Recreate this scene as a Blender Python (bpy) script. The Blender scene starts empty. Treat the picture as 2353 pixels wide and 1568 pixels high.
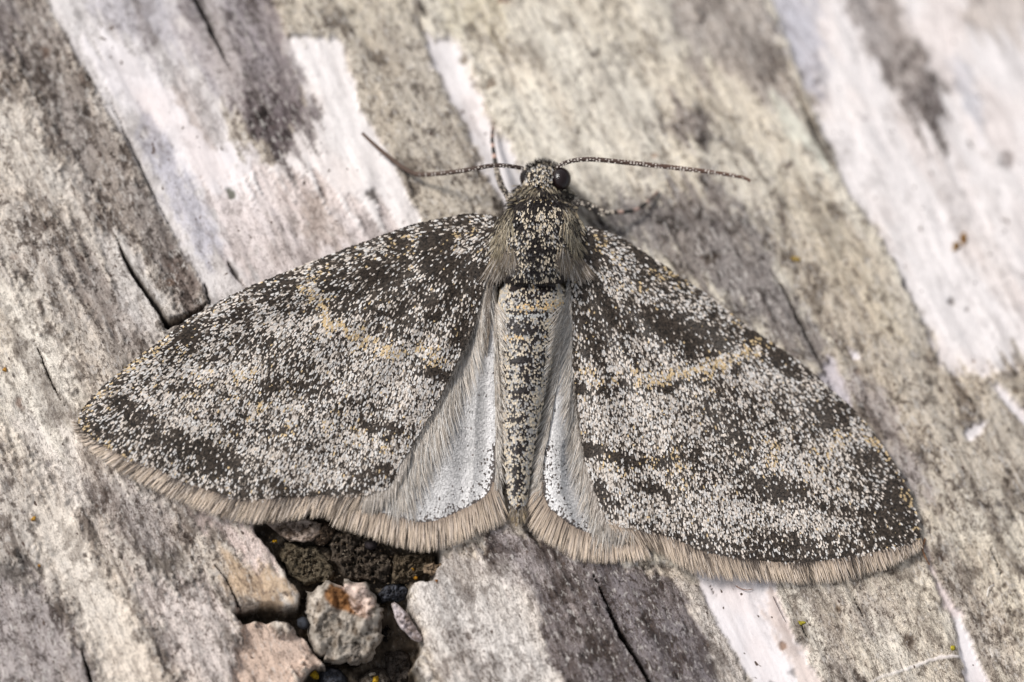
import bpy, math
import numpy as np
from mathutils import Matrix, Vector

# ------------------------------------------------------------------ camera, world, sun (1 unit = 1 mm)
S = bpy.context.scene
S.unit_settings.system = 'METRIC'
S.unit_settings.scale_length = 0.001
T, A, D = math.radians(17), math.radians(20), 100.0
CAM = np.array([-D*math.sin(T)*math.sin(A), -D*math.sin(T)*math.cos(A), D*math.cos(T)])
FWD = -CAM/np.linalg.norm(CAM)
UP = np.array([0.0, 1.0, 0.0]); UP = UP-FWD*UP.dot(FWD); UP /= np.linalg.norm(UP)
RIGHT = np.cross(FWD, UP)
cam_data = bpy.data.cameras.new('macro_camera')
cam = bpy.data.objects.new('macro_camera', cam_data)
S.collection.objects.link(cam)
cam.matrix_world = Matrix([[RIGHT[0], UP[0], -FWD[0], CAM[0]],
                           [RIGHT[1], UP[1], -FWD[1], CAM[1]],
                           [RIGHT[2], UP[2], -FWD[2], CAM[2]], [0, 0, 0, 1]])
cam_data.sensor_width = 36.0
cam_data.lens = 100.0
cam_data.clip_start = 1.0
cam_data.clip_end = 1000.0
cam_data.dof.use_dof = True
cam_data.dof.focus_distance = 98.6
cam_data.dof.aperture_fstop = 0.1/4.6
cam_data.dof.aperture_blades = 0
S.camera = cam

W = bpy.data.worlds.new('World'); S.world = W; W.use_nodes = True
wn = W.node_tree.nodes; wl = W.node_tree.links
bg = wn['Background']
sky = wn.new('ShaderNodeTexSky'); sky.sky_type = 'NISHITA'; sky.sun_disc = False
SUN_EL, SUN_AZ = math.radians(46), math.radians(-62)       # azimuth from +y towards +x: light from the upper left
sky.sun_elevation = SUN_EL; sky.sun_rotation = SUN_AZ
hs = wn.new('ShaderNodeHueSaturation'); hs.inputs['Saturation'].default_value = 0.22   # thin overcast
wl.new(sky.outputs[0], hs.inputs['Color']); wl.new(hs.outputs[0], bg.inputs['Color'])
bg.inputs['Strength'].default_value = 0.072
sd = bpy.data.lights.new('sun', 'SUN'); sd.energy = 1.5; sd.angle = math.radians(12); sd.color = (1.0, 0.965, 0.93)
sun = bpy.data.objects.new('sun', sd); S.collection.objects.link(sun)
sdir = Vector((math.cos(SUN_EL)*math.sin(SUN_AZ), math.cos(SUN_EL)*math.cos(SUN_AZ), math.sin(SUN_EL)))
sun.rotation_euler = sdir.to_track_quat('Z', 'Y').to_euler()
sun.location = (-60, 40, 90)
S.view_settings.view_transform = 'Standard'; S.view_settings.look = 'None'
S.view_settings.gamma = 1.0; S.view_settings.use_curve_mapping = False
S.view_settings.exposure = 0.98
S.render.engine = 'CYCLES'
S.cycles.max_bounces = 6; S.cycles.diffuse_bounces = 3; S.cycles.transparent_max_bounces = 4

# ------------------------------------------------------------------ geometry of the log surface
GA = math.radians(-62.0)                         # grain direction on the bark
GD = np.array([math.cos(GA), math.sin(GA)]); GC = np.array([-math.sin(GA), math.cos(GA)])
RLOG = 140.0
PXW, PXH, KS = 2353.0, 1568.0, 36.0/100.0/2353.0
rng = np.random.default_rng(11)

def base_z(x, y):
    c = np.clip(x*GC[0]+y*GC[1], -0.93*RLOG, 0.93*RLOG)
    return np.sqrt(RLOG*RLOG-c*c)-RLOG

def P3(px, py, h=0.0):
    """a point of the photographed place: h millimetres above the smooth log surface"""
    px = np.asarray(px, float); py = np.asarray(py, float)
    px, py, h = np.broadcast_arrays(px, py, np.asarray(h, float))
    d = FWD+((px-PXW/2)*KS)[..., None]*RIGHT-((py-PXH/2)*KS)[..., None]*UP
    z = h.astype(float).copy()
    for _ in range(6):
        t = (z-CAM[2])/d[..., 2]
        p = CAM+d*t[..., None]
        z = base_z(p[..., 0], p[..., 1])+h
    t = (z-CAM[2])/d[..., 2]
    return CAM+d*t[..., None]

def to_px(p):
    v = p-CAM; w = v@FWD
    return (v@RIGHT)/w/KS+PXW/2, PXH/2-(v@UP)/w/KS

# ------------------------------------------------------------------ numpy helpers
def _h(ix, iy, seed):
    n = (ix.astype(np.int64)*374761393+iy.astype(np.int64)*668265263+seed*1442695041) & 0xFFFFFFFF
    n = ((n ^ (n >> 13))*1274126177) & 0xFFFFFFFF
    n = ((n ^ (n >> 16))*2246822519) & 0xFFFFFFFF
    return ((n ^ (n >> 15)) & 0xFFFFFF)/float(0xFFFFFF)

def vnoise(x, y, seed=0):
    x = np.asarray(x, float); y = np.asarray(y, float)
    ix = np.floor(x); iy = np.floor(y); fx = x-ix; fy = y-iy
    ix = ix.astype(np.int64); iy = iy.astype(np.int64)
    fx = fx*fx*fx*(fx*(fx*6-15)+10); fy = fy*fy*fy*(fy*(fy*6-15)+10)
    a = _h(ix, iy, seed); b = _h(ix+1, iy, seed); c = _h(ix, iy+1, seed); e = _h(ix+1, iy+1, seed)
    return (a*(1-fx)+b*fx)*(1-fy)+(c*(1-fx)+e*fx)*fy

def fbm(x, y, seed=0, oct=4, rough=0.5):
    s = 0; a = 1; tot = 0
    for k in range(oct):
        s = s+a*vnoise(x*2**k+17.3*k, y*2**k-9.1*k, seed+k*7); tot += a; a *= rough
    return s/tot

def sstep(a, b, x):
    t = np.clip((x-a)/(b-a), 0, 1); return t*t*(3-2*t)

def srgb(c):
    c = np.asarray(c, float)/255.0
    return np.where(c <= 0.04045, c/12.92, ((c+0.055)/1.055)**2.4)

def polydist(px, py, pts, closed=False):
    """distance to a polyline, and the arc parameter 0..1 of the nearest point"""
    pts = np.asarray(pts, float)
    if closed: pts = np.vstack([pts, pts[:1]])
    best = np.full(np.shape(px), 1e18); par = np.zeros(np.shape(px))
    seg = np.hypot(*(pts[1:]-pts[:-1]).T); cum = np.concatenate([[0], np.cumsum(seg)])
    for i in range(len(pts)-1):
        ax, ay = pts[i]; bx, by = pts[i+1]; dx, dy = bx-ax, by-ay
        L2 = dx*dx+dy*dy+1e-12
        t = np.clip(((px-ax)*dx+(py-ay)*dy)/L2, 0, 1)
        d = (px-ax-t*dx)**2+(py-ay-t*dy)**2
        m = d < best
        best = np.where(m, d, best); par = np.where(m, (cum[i]+t*seg[i])/cum[-1], par)
    return np.sqrt(best), par

def inside(px, py, poly):
    poly = np.asarray(poly, float); r = np.zeros(np.shape(px), bool)
    n = len(poly); j = n-1
    for i in range(n):
        xi, yi = poly[i]; xj, yj = poly[j]
        if yi != yj:
            r ^= ((yi > py) != (yj > py)) & (px < (xj-xi)*(py-yi)/(yj-yi)+xi)
        j = i
    return r

def sdf(px, py, poly):
    d, _ = polydist(px, py, poly, True)
    return np.where(inside(px, py, poly), d, -d)

def resample(pts, n, smooth=True):
    pts = np.asarray(pts, float)
    if smooth and len(pts) > 2:              # Catmull-Rom
        P = np.vstack([2*pts[0]-pts[1], pts, 2*pts[-1]-pts[-2]]); out = []
        for i in range(1, len(P)-2):
            t = np.linspace(0, 1, 12, endpoint=False)[:, None]
            out.append(.5*((2*P[i])+(-P[i-1]+P[i+1])*t+(2*P[i-1]-5*P[i]+4*P[i+1]-P[i+2])*t*t+(-P[i-1]+3*P[i]-3*P[i+1]+P[i+2])*t**3))
        pts = np.vstack(out+[pts[-1:]])
    s = np.concatenate([[0], np.cumsum(np.hypot(*(pts[1:]-pts[:-1]).T))])
    q = np.linspace(0, s[-1], n) if np.isscalar(n) else np.asarray(n)*s[-1]
    return np.stack([np.interp(q, s, pts[:, 0]), np.interp(q, s, pts[:, 1])], 1)

# ------------------------------------------------------------------ blender helpers
def make_mesh(name, verts, faces, mat, parent=None, col=None, smooth=True, extra=None):
    """faces: (N,k) int array or a list of such arrays"""
    me = bpy.data.meshes.new(name)
    fl = faces if isinstance(faces, list) else [faces]
    fl = [f for f in fl if len(f)]
    me.vertices.add(len(verts)); me.vertices.foreach_set('co', np.ascontiguousarray(verts, np.float32).ravel())
    tot = np.concatenate([np.full(len(f), f.shape[1], np.int32) for f in fl])
    loops = np.concatenate([f.ravel() for f in fl]).astype(np.int32)
    me.loops.add(len(loops)); me.loops.foreach_set('vertex_index', loops)
    me.polygons.add(len(tot))
    me.polygons.foreach_set('loop_start', np.concatenate([[0], np.cumsum(tot)[:-1]]).astype(np.int32))
    me.polygons.foreach_set('loop_total', tot)
    me.polygons.foreach_set('use_smooth', np.full(len(tot), smooth, bool))
    if col is not None:
        a = me.attributes.new('tint', 'FLOAT_COLOR', 'POINT')
        c4 = np.ones((len(verts), 4), np.float32); c4[:, :3] = col
        a.data.foreach_set('color', c4.ravel())
    if extra is not None:
        for k, v in extra.items():
            a = me.attributes.new(k, 'FLOAT', 'POINT'); a.data.foreach_set('value', np.asarray(v, np.float32))
    me.update(); me.validate()
    me.materials.append(mat)
    o = bpy.data.objects.new(name, me); S.collection.objects.link(o)
    if parent is not None: o.parent = parent
    return o

def tag(o, label=None, cat=None, group=None, kind=None):
    for k, v in (('label', label), ('category', cat), ('group', group), ('kind', kind)):
        if v: o[k] = v
    return o

class NT:
    def __init__(s, name):
        s.m = bpy.data.materials.new(name); s.m.use_nodes = True
        s.t = s.m.node_tree; s.b = s.t.nodes['Principled BSDF']
    def n(s, typ, **kw):
        x = s.t.nodes.new(typ)
        for k, v in kw.items(): setattr(x, k, v)
        return x
    def l(s, a, b): s.t.links.new(a, b)
    def attr(s, name): return s.n('ShaderNodeAttribute', attribute_name=name)
    def noise(s, vec, scale, detail=3, rough=.55, dist=0.0):
        x = s.n('ShaderNodeTexNoise'); x.inputs['Scale'].default_value = scale; x.inputs['Detail'].default_value = detail
        x.inputs['Roughness'].default_value = rough; x.inputs['Distortion'].default_value = dist
        if vec is not None: s.l(vec, x.inputs['Vector'])
        return x.outputs['Fac']
    def mapr(s, v, a, b, c=0.0, d=1.0, smooth=True):
        x = s.n('ShaderNodeMapRange'); x.interpolation_type = 'SMOOTHSTEP' if smooth else 'LINEAR'
        for i, q in zip(('From Min', 'From Max', 'To Min', 'To Max'), (a, b, c, d)): x.inputs[i].default_value = q
        s.l(v, x.inputs['Value']); return x.outputs['Result']
    def math(s, op, a, b=None):
        x = s.n('ShaderNodeMath', operation=op)
        for i, q in ((0, a), (1, b)):
            if q is None: continue
            if isinstance(q, (int, float)): x.inputs[i].default_value = q
            else: s.l(q, x.inputs[i])
        return x.outputs[0]
    def mix(s, fac, a, b, blend='MIX'):
        x = s.n('ShaderNodeMix', data_type='RGBA', blend_type=blend)
        for i, q in ((0, fac), (6, a), (7, b)):
            if isinstance(q, (int, float)): x.inputs[i].default_value = q
            elif isinstance(q, (tuple, list, np.ndarray)): x.inputs[i].default_value = (*[float(w) for w in q], 1)
            else: s.l(q, x.inputs[i])
        return x.outputs[2]
    def bump(s, hgt, strength, dist):
        x = s.n('ShaderNodeBump'); x.inputs['Strength'].default_value = strength; x.inputs['Distance'].default_value = dist
        s.l(hgt, x.inputs['Height']); s.l(x.outputs[0], s.b.inputs['Normal'])

def bark_material(name, bump=1.0):
    k = NT(name)
    tc = k.n('ShaderNodeTexCoord')
    def mp(rot, sx, sy, off=0):
        m = k.n('ShaderNodeMapping'); m.inputs['Rotation'].default_value = (0, 0, math.radians(rot))
        m.inputs['Scale'].default_value = (sx, sy, 1.0); m.inputs['Location'].default_value = (off, off*.7, 0)
        r = k.n('ShaderNodeMapping'); r.inputs['Rotation'].default_value = (0, 0, math.radians(rot))
        k.l(tc.outputs['Object'], r.inputs['Vector'])
        m.inputs['Rotation'].default_value = (0, 0, 0)
        k.l(r.outputs[0], m.inputs['Vector']); return m.outputs[0]
    tint = k.attr('tint').outputs['Color']; mott = k.attr('mottle').outputs['Fac']; fib = k.attr('fibre').outputs['Fac']
    blot = k.noise(mp(62, .5, .8, 5), 1.0, 6, .66, .4)
    mid = k.noise(mp(64, 1.9, 2.7, 3), 1.0, 6, .72, .3)
    fine = k.noise(mp(66, 5.0, 7.0, 1), 1.0, 4, .7, .2)
    strk = k.noise(mp(70, 2.4, 17.0, 9), 1.0, 4, .7, .5)
    warm = k.noise(mp(60, .25, .5, 21), 1.0, 3, .5)
    light = k.noise(mp(63, 2.4, 3.4, 31), 1.0, 5, .7, .2)
    net = k.math('ABSOLUTE', k.math('SUBTRACT', k.noise(mp(68, 2.6, 6.5, 57), 1.0, 4, .7, 1.2), .5))
    net2 = k.math('ABSOLUTE', k.math('SUBTRACT', k.noise(mp(58, 4.5, 9.0, 83), 1.0, 3, .7, 1.5), .5))
    netm = k.noise(mp(62, .9, 1.5, 63), 1.0, 5, .68)
    grit = k.noise(mp(62, 9.0, 13.0, 71), 1.0, 3, .75)
    c = k.mix(k.math('MULTIPLY', k.mapr(warm, .42, .62), k.math('MULTIPLY', mott, .55)), tint, k.mix(1.0, tint, srgb((254, 248, 238)), 'MULTIPLY'))
    lite = k.mix(1.0, c, (1.44, 1.43, 1.415), 'MULTIPLY')
    band = k.noise(mp(62, .10, 1.15, 15), 1.0, 4, .6, .5)
    band2 = k.noise(mp(62, .16, 2.3, 25), 1.0, 4, .65, .4)
    mw = k.math('ADD', k.math('MULTIPLY', mott, .85), .12)
    c = k.mix(k.math('MULTIPLY', k.mapr(warm, .5, .66), .28), c, k.mix(1.0, c, srgb((250, 234, 226)), 'MULTIPLY'))
    c = k.mix(k.math('MULTIPLY', k.mapr(light, .38, .54), k.math('MULTIPLY', mott, .95)), c, lite)
    c = k.mix(k.math('MULTIPLY', k.mapr(band, .38, .50), k.math('MULTIPLY', mott, .35)), k.mix(k.math('MULTIPLY', mott, .5), c, lite), c)
    dark1 = k.mix(1.0, c, srgb((152, 144, 140)), 'MULTIPLY')
    c = k.mix(k.math('MULTIPLY', k.mapr(band, .53, .65), k.math('MULTIPLY', mw, .62)), c, dark1)
    dark1 = k.mix(1.0, c, srgb((158, 148, 142)), 'MULTIPLY')
    c = k.mix(k.math('MULTIPLY', k.mapr(band2, .56, .66), k.math('MULTIPLY', mw, .5)), c, dark1)
    dark1 = k.mix(1.0, c, srgb((128, 121, 118)), 'MULTIPLY')
    c = k.mix(k.math('MULTIPLY', k.mapr(blot, .525, .61), k.math('MULTIPLY', mw, .95)), c, dark1)
    dark2 = k.mix(1.0, c, srgb((104, 95, 90)), 'MULTIPLY')
    c = k.mix(k.math('MULTIPLY', k.mapr(mid, .532, .602), k.math('MULTIPLY', mott, .85)), c, dark2)
    dark3 = k.mix(1.0, c, srgb((96, 84, 76)), 'MULTIPLY')
    c = k.mix(k.math('MULTIPLY', k.mapr(fine, .555, .615), k.math('MULTIPLY', mott, .85)), c, dark3)
    c = k.mix(k.math('MULTIPLY', k.mapr(grit, .575, .63), k.math('MULTIPLY', mott, .7)), c, dark3)
    fleck = k.noise(mp(66, 3.2, 6.5, 101), 1.0, 5, .72, .3)
    c = k.mix(k.math('MULTIPLY', k.mapr(fleck, .545, .62), k.math('MULTIPLY', mott, .62)), c, srgb((218, 212, 204)))
    lines = k.math('MAXIMUM', k.math('SUBTRACT', 1.0, k.mapr(net, .004, .036)), k.math('SUBTRACT', 1.0, k.mapr(net2, .004, .034)))
    c = k.mix(k.math('MULTIPLY', lines, k.math('MULTIPLY', k.math('MULTIPLY', fib, .9), k.mapr(netm, .37, .52))), c, srgb((70, 56, 47)))
    c = k.mix(k.math('MULTIPLY', k.mapr(strk, .56, .64), k.math('MULTIPLY', fib, .85)), c, srgb((80, 68, 59)))
    c = k.mix(k.mapr(k.noise(mp(60, 3.3, 4.4, 47), 1.0, 1, .4), .735, .775), c, srgb((92, 78, 70)))   # pinprick specks
    c = k.mix(1.0, c, srgb((251, 250, 251)), 'MULTIPLY')      # silver birch: the grey is slightly cool
    k.l(c, k.b.inputs['Base Color'])
    k.b.inputs['Roughness'].default_value = .82
    k.b.inputs['Specular IOR Level'].default_value = .25
    hsum = k.math('ADD', k.math('MULTIPLY', k.math('SUBTRACT', 1.0, mid), k.math('MULTIPLY', mott, 1.0)),
                  k.math('ADD', k.math('MULTIPLY', k.math('SUBTRACT', 1.0, strk), k.math('MULTIPLY', fib, .5)), k.math('MULTIPLY', fine, .35)))
    k.bump(hsum, .5*bump, .12)
    return k.m

def tint_material(name, rough=.6, spec=.3, trans=0.0, bumpscale=None, bumpd=.02, sheen=0.0):
    k = NT(name)
    c = k.attr('tint').outputs['Color']
    if bumpscale:
        tc = k.n('ShaderNodeTexCoord')
        f = k.noise(tc.outputs['Object'], bumpscale, 5, .65)
        c = k.mix(k.mapr(f, .4, .65), c, k.mix(1.0, c, srgb((150, 140, 130)), 'MULTIPLY'))
        f2 = k.noise(tc.outputs['Object'], bumpscale*4, 3, .6)
        c = k.mix(k.mapr(f2, .55, .7), c, k.mix(1.0, c, srgb((120, 110, 104)), 'MULTIPLY'))
        k.bump(f, .8, bumpd)
    k.l(c, k.b.inputs['Base Color'])
    k.b.inputs['Roughness'].default_value = rough
    k.b.inputs['Specular IOR Level'].default_value = spec
    return k.m

M_BARK = bark_material('birch_bark')
M_CHUNK = tint_material('broken_bark', .85, .2, bumpscale=2.2, bumpd=.12)
M_DARK = tint_material('rotten_bark', .9, .15, bumpscale=6.0, bumpd=.12)
M_SCALE = tint_material('wing_scale', .55, .35)
M_HAIR = tint_material('scale_hair', .5, .3)
M_MEMB = tint_material('wing_membrane', .7, .2)
M_LICH = tint_material('lichen', .75, .2, bumpscale=5.0, bumpd=.05)

# ------------------------------------------------------------------ THE BARK
# authored over the picture-plane lattice of the log: colour, mottling, fibre, height, region
G = lambda c, s: (c*.883+s*.47, -c*.47+s*.883)
# (region, rgb, mottle, fibre, feather, height mm, weight, polygon)
B = []
def patch(rgb, mott, fib, feather, poly, h=0.0, w=1.0, region=None): B.append((rgb, mott, fib, feather, h, w, region, poly))

TANW = (196, 188, 176)
# --- left, rough weathered outer bark
patch((190, 182, 172), .9, .55, 8, [(-900, -900), (-420, -900), G(97, -200), (190, 150), (295, 330), (392, 520), (482, 690), (560, 830), (700, 1100), (760, 1300), (760, 2300), (-900, 2300)], .10, region='grey_bark_strip')
patch((126, 119, 115), .95, .5, 50, [(60, -60), (150, 60), (250, 300), (380, 480), (450, 600), (420, 660), (330, 590), (230, 520), (150, 350), (60, 160), (-60, 60)], 0, .75)
patch((112, 106, 106), .8, .3, 30, [(-200, -200), (60, -200), (50, 60), (20, 110), (-60, 120), (-200, 90)], 0, .85)
patch((222, 215, 202), .55, .6, 55, [(-200, 620), (60, 640), (150, 800), (220, 960), (150, 1120), (60, 1060), (-40, 960), (-200, 900)], 0, .8)
patch((205, 201, 194), .7, .4, 45, [(-100, 180), (40, 220), (160, 420), (150, 520), (40, 430), (-100, 330)], 0, .6)
patch((150, 142, 137), .9, .6, 40, [(180, 560), (260, 620), (360, 760), (330, 800), (230, 740), (150, 640)], 0, .7)
patch((206, 202, 198), .5, .5, 22, [(270, 520), (320, 590), (390, 730), (350, 790), (250, 640), (215, 540)], 0, .6)
patch((126, 112, 104), .9, .3, 22, [(385, 560), (430, 590), (470, 690), (420, 710), (385, 660)], 0, .75)
patch((220, 212, 203), .5, .8, 60, [(60, 1000), (210, 1020), (430, 1160), (560, 1215), (520, 1240), (330, 1190), (250, 1230), (110, 1120)], 0, .7)
# --- bottom left
patch((138, 130, 128), .9, .85, 45, [(170, 1090), (330, 1120), (440, 1240), (410, 1310), (330, 1280), (230, 1200)], 0, .6)
patch((224, 215, 202), .45, .5, 38, [(40, 1130), (150, 1140), (240, 1300), (330, 1480), (400, 1660), (290, 1660), (180, 1420), (90, 1270)], .02, .85)
patch((205, 194, 188), .75, .7, 40, [(300, 1330), (480, 1330), (560, 1440), (600, 1700), (480, 1700), (380, 1500)], 0, .7)
patch((142, 135, 136), .85, .5, 45, [(-200, 1330), (60, 1330), (160, 1430), (260, 1650), (-200, 1700)], 0, .7)
patch((88, 82, 78), .6, .3, 18, [(-80, 1285), (30, 1285), (92, 1290), (100, 1312), (50, 1335), (-80, 1330)], 0, .85)
patch((104, 98, 92), .7, .4, 22, [(330, 1270), (420, 1270), (440, 1300), (400, 1320), (340, 1310)], 0, .75)
patch((110, 102, 92), .5, .4, 18, [(348, 1268), (420, 1262), (432, 1284), (380, 1302), (345, 1300)], 0, .7)
patch((118, 110, 106), .8, .4, 28, [(330, 1430), (375, 1430), (410, 1500), (400, 1540), (350, 1490)], 0, .8)
patch((112, 104, 96), .7, .3, 18, [(490, 1430), (520, 1425), (540, 1470), (510, 1490)], 0, .8)
patch((224, 208, 202), .4, .7, 22, [(420, 1165), (560, 1200), (600, 1235), (640, 1290), (655, 1330), (600, 1300), (540, 1250), (440, 1215)], .05, .8)
patch((190, 168, 142), .6, .35, 22, [(520, 1290), (600, 1300), (655, 1330), (684, 1370), (668, 1398), (600, 1386), (560, 1396), (520, 1370)], .12, .9)
patch((198, 176, 160), .55, .25, 22, [(548, 1428), (600, 1424), (680, 1436), (720, 1481), (751, 1527), (715, 1530), (690, 1570), (650, 1700), (560, 1700), (530, 1520)], -.12, .9)
# --- white and grey-blue, top left
patch((214, 209, 206), .32, .18, 8, [G(97, -900), G(440, -900), G(440, 100), (560, 470), (760, 640), (760, 900), (560, 830), (482, 690), (392, 520), (295, 330), (190, 150), G(97, -200)], 0, region='white_bark_strip')
patch((180, 176, 180), .45, .35, 34, [(140, -120), (330, -120), (430, 60), (480, 160), (420, 150), (330, 90), (220, 40)], 0, .8)
patch((238, 232, 231), .05, .05, 26, [(180, 78), (262, 78), (380, 170), (500, 310), (620, 400), (640, 480), (560, 500), (480, 440), (400, 380), (300, 230), (215, 150)], .03, .9)
patch((188, 186, 194), .35, .4, 24, [(310, 270), (360, 290), (430, 400), (520, 560), (500, 640), (440, 560), (370, 420)], 0, .8)
patch((160, 152, 150), .55, .4, 20, [(300, -60), (350, 40), (380, 120), (400, 150), (350, 110), (310, 60)], 0, .7)
patch((176, 164, 156), .5, .3, 14, [(405, 180), (450, 260), (500, 330), (495, 340), (440, 280), (400, 215)], 0, .7)
patch((168, 160, 158), .55, .3, 18, [(420, 130), (480, 220), (520, 300), (500, 330), (450, 260), (410, 190)], 0, .5)
# --- stain
patch((172, 166, 168), .5, .35, 22, [(395, -150), (650, -150), (640, 60), (690, 180), (640, 350), (545, 285), (490, 210), (420, 60)], .02, .8, region='stained_bark_patch')
patch((128, 121, 123), .85, .3, 26, [(530, -150), (650, -150), (640, 60), (700, 180), (695, 240), (660, 330), (600, 300), (545, 270), (560, 180), (520, 60)], .03, .8)
patch((88, 81, 82), .85, .2, 24, [(540, 265), (610, 230), (640, 160), (700, 200), (690, 260), (670, 350), (650, 380), (600, 330)], .03, .85)
patch((112, 104, 104), .6, .2, 16, [(395, -150), (450, -150), (470, 30), (445, 70), (410, 30)], 0, .7)
# --- bright peeled sheet
patch((238, 232, 228), .10, .08, 8, [(648, 96), (660, 86), (700, 80), (775, 84), (796, 120), (830, 250), (905, 370), (968, 505), (960, 800), (760, 800), (640, 520), (560, 400), (650, 370), (704, 240), (690, 180)], .06, region='peeled_bark_sheet')
patch((94, 86, 88), .85, .2, 36, [(556, 262), (630, 180), (700, 176), (716, 240), (700, 330), (660, 392), (612, 344)], .05, .85)
patch((140, 132, 133), .5, .3, 26, [(640, 60), (668, 90), (706, 180), (690, 240), (640, 200)], .04, .7)
patch((214, 203, 199), .5, .25, 40, [(480, 450), (640, 430), (760, 420), (860, 480), (960, 520), (960, 640), (760, 700), (560, 640), (500, 560)], 0, .85)
patch((172, 158, 148), .6, .3, 22, [(700, 470), (740, 420), (760, 470), (800, 540), (760, 570), (700, 540)], 0, .65)
patch((170, 158, 152), .6, .4, 30, [(600, 540), (690, 530), (760, 560), (720, 610), (620, 600)], 0, .6)
# --- tan strip and the wide mottled middle
patch((176, 168, 155), .85, .25, 6, [G(649, -900), G(900, -900), G(830, -10), (985, 90), (1010, 170), (1060, 270), (1150, 470), (1200, 640), (980, 640), (968, 505), (905, 370), (830, 250), (796, 120), (775, 84), (700, 80), (660, 86), (640, 30)], .12, region='tan_bark_strip')
patch((192, 184, 168), .8, .2, 40, [(660, -150), (1000, -150), (1000, 70), (900, 60), (780, 70), (680, 60)], .12, .7)
patch((206, 199, 184), .72, .15, 6, [G(880, -900), G(1620, -900), (1760, -50), (1850, 190), (1930, 390), (2060, 600), (2120, 750), (2190, 860), (2200, 1300), (1280, 1300), (1200, 640), (1200, 390), (1110, 240), (1075, 150), (1040, 85), (985, 90), G(830, -10)], .12, region='mottled_bark_strip')
patch((190, 182, 160), .7, .15, 45, [(1060, -120), (1160, -120), (1150, 60), (1080, 120), (1020, 40)], .12, .7)
patch((222, 216, 202), .45, .1, 60, [(1120, 120), (1300, 60), (1460, 180), (1560, 330), (1500, 430), (1300, 470), (1200, 350)], .12, .6)
patch((150, 141, 136), .75, .2, 30, [(1490, -150), (1720, -150), (1800, 160), (1845, 260), (1790, 265), (1650, 165), (1620, 190), (1550, 90)], .12, .75)
patch((116, 107, 105), .85, .2, 22, [(1560, 240), (1590, 235), (1640, 300), (1630, 345), (1580, 335), (1520, 300), (1500, 280), (1540, 285)], .12, .8)
patch((212, 212, 198), .25, .1, 26, [(1790, 250), (1830, 250), (1890, 330), (1880, 370), (1830, 350)], .12, .8)
patch((112, 106, 106), .95, .3, 45, [(1330, 500), (1500, 440), (1640, 400), (1740, 520), (1800, 640), (1960, 820), (1930, 900), (1750, 760), (1600, 650), (1480, 570), (1350, 540)], .12, .85)
patch((160, 150, 138), .85, .3, 40, [(1740, 400), (1900, 430), (2060, 640), (2190, 860), (2060, 900), (1940, 800), (1800, 600)], .12, .6)
patch((196, 186, 166), .7, .3, 30, [(1760, 400), (1880, 420), (1990, 580), (2100, 760), (2060, 800), (1900, 640)], .12, .5)
patch((238, 233, 231), .10, .05, 16, [(985, 88), (1042, 84), (1078, 150), (1110, 240), (1200, 390), (1260, 470), (1150, 470), (1062, 270), (1010, 170)], .05, region='bare_white_streak')
# --- white right
patch((236, 230, 227), .14, .1, 24, [(1742, -900), (3600, -900), (3600, 760), (2353, 800), (2330, 850), (2285, 875), (2230, 870), (2190, 860), (2125, 750), (2060, 600), (1930, 390), (1850, 190), (1760, -50)], .05, region='smooth_white_bark')
patch((194, 193, 201), .35, .3, 26, [(1740, -150), (1830, -150), (1900, 100), (1880, 210), (1820, 150), (1770, 20)], .05, .85)
patch((146, 138, 134), .8, .25, 26, [(1890, -150), (2000, -150), (2090, 60), (2170, 190), (2195, 290), (2120, 315), (2060, 230), (1990, 120)], .06, .85)
patch((94, 86, 84), .8, .2, 24, [(2090, 190), (2160, 190), (2192, 270), (2140, 310), (2100, 280)], .06, .8)
patch((198, 188, 180), .45, .1, 40, [(2180, -150), (2600, -150), (2600, 120), (2300, 110), (2220, 60)], .05, .85)
patch((200, 200, 206), .3, .3, 16, [(2190, 140), (2230, 170), (2270, 280), (2250, 320), (2210, 220)], .05, .7)
patch((214, 205, 200), .4, .3, 30, [(2150, 370), (2220, 380), (2300, 560), (2353, 700), (2300, 690), (2200, 560)], .05, .5)
# --- lower right, weathered, with the wing's edge shadow painted in
patch((186, 177, 163), .88, .5, 10, [(1880, 800), (1960, 780), (2060, 780), (2150, 830), (2190, 856), (2230, 868), (2290, 872), (2353, 842), (3600, 820), (3600, 2300), (2330, 2300), (2262, 1560), (2215, 1460), (2150, 1310), (2122, 1255), (2060, 1100)], .10, region='weathered_bark_strip')
patch((158, 150, 148), .85, .4, 40, [(1930, 860), (2030, 900), (2120, 1060), (2150, 1200), (2100, 1200), (2050, 1060), (1960, 920)], .1, .8)  # right wing's shadow on the bark, painted into the colour
patch((216, 208, 192), .7, .8, 60, [(2130, 1210), (2230, 1180), (2500, 1200), (2500, 1800), (2300, 1600), (2190, 1330)], .1, .8)
patch((172, 162, 152), .9, .8, 40, [(2140, 1280), (2230, 1290), (2340, 1480), (2353, 1568), (2280, 1568), (2220, 1440)], .1, .6)
patch((236, 231, 230), .05, .05, 7, [(2268, 880), (2296, 884), (2322, 915), (2353, 940), (2380, 990), (2353, 972), (2322, 940), (2290, 912)], .04)
patch((236, 231, 230), .05, .05, 7, [(2215, 985), (2240, 965), (2265, 972), (2245, 1005), (2228, 1008)], .04)
patch((232, 228, 230), .05, .05, 5, [(1952, 795), (1966, 806), (1975, 822), (1962, 820)], .04)
patch((206, 201, 207), .2, .2, 14, [(1884, 815), (1925, 830), (1950, 890), (1935, 930), (1905, 890)], .05, .85)
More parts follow.
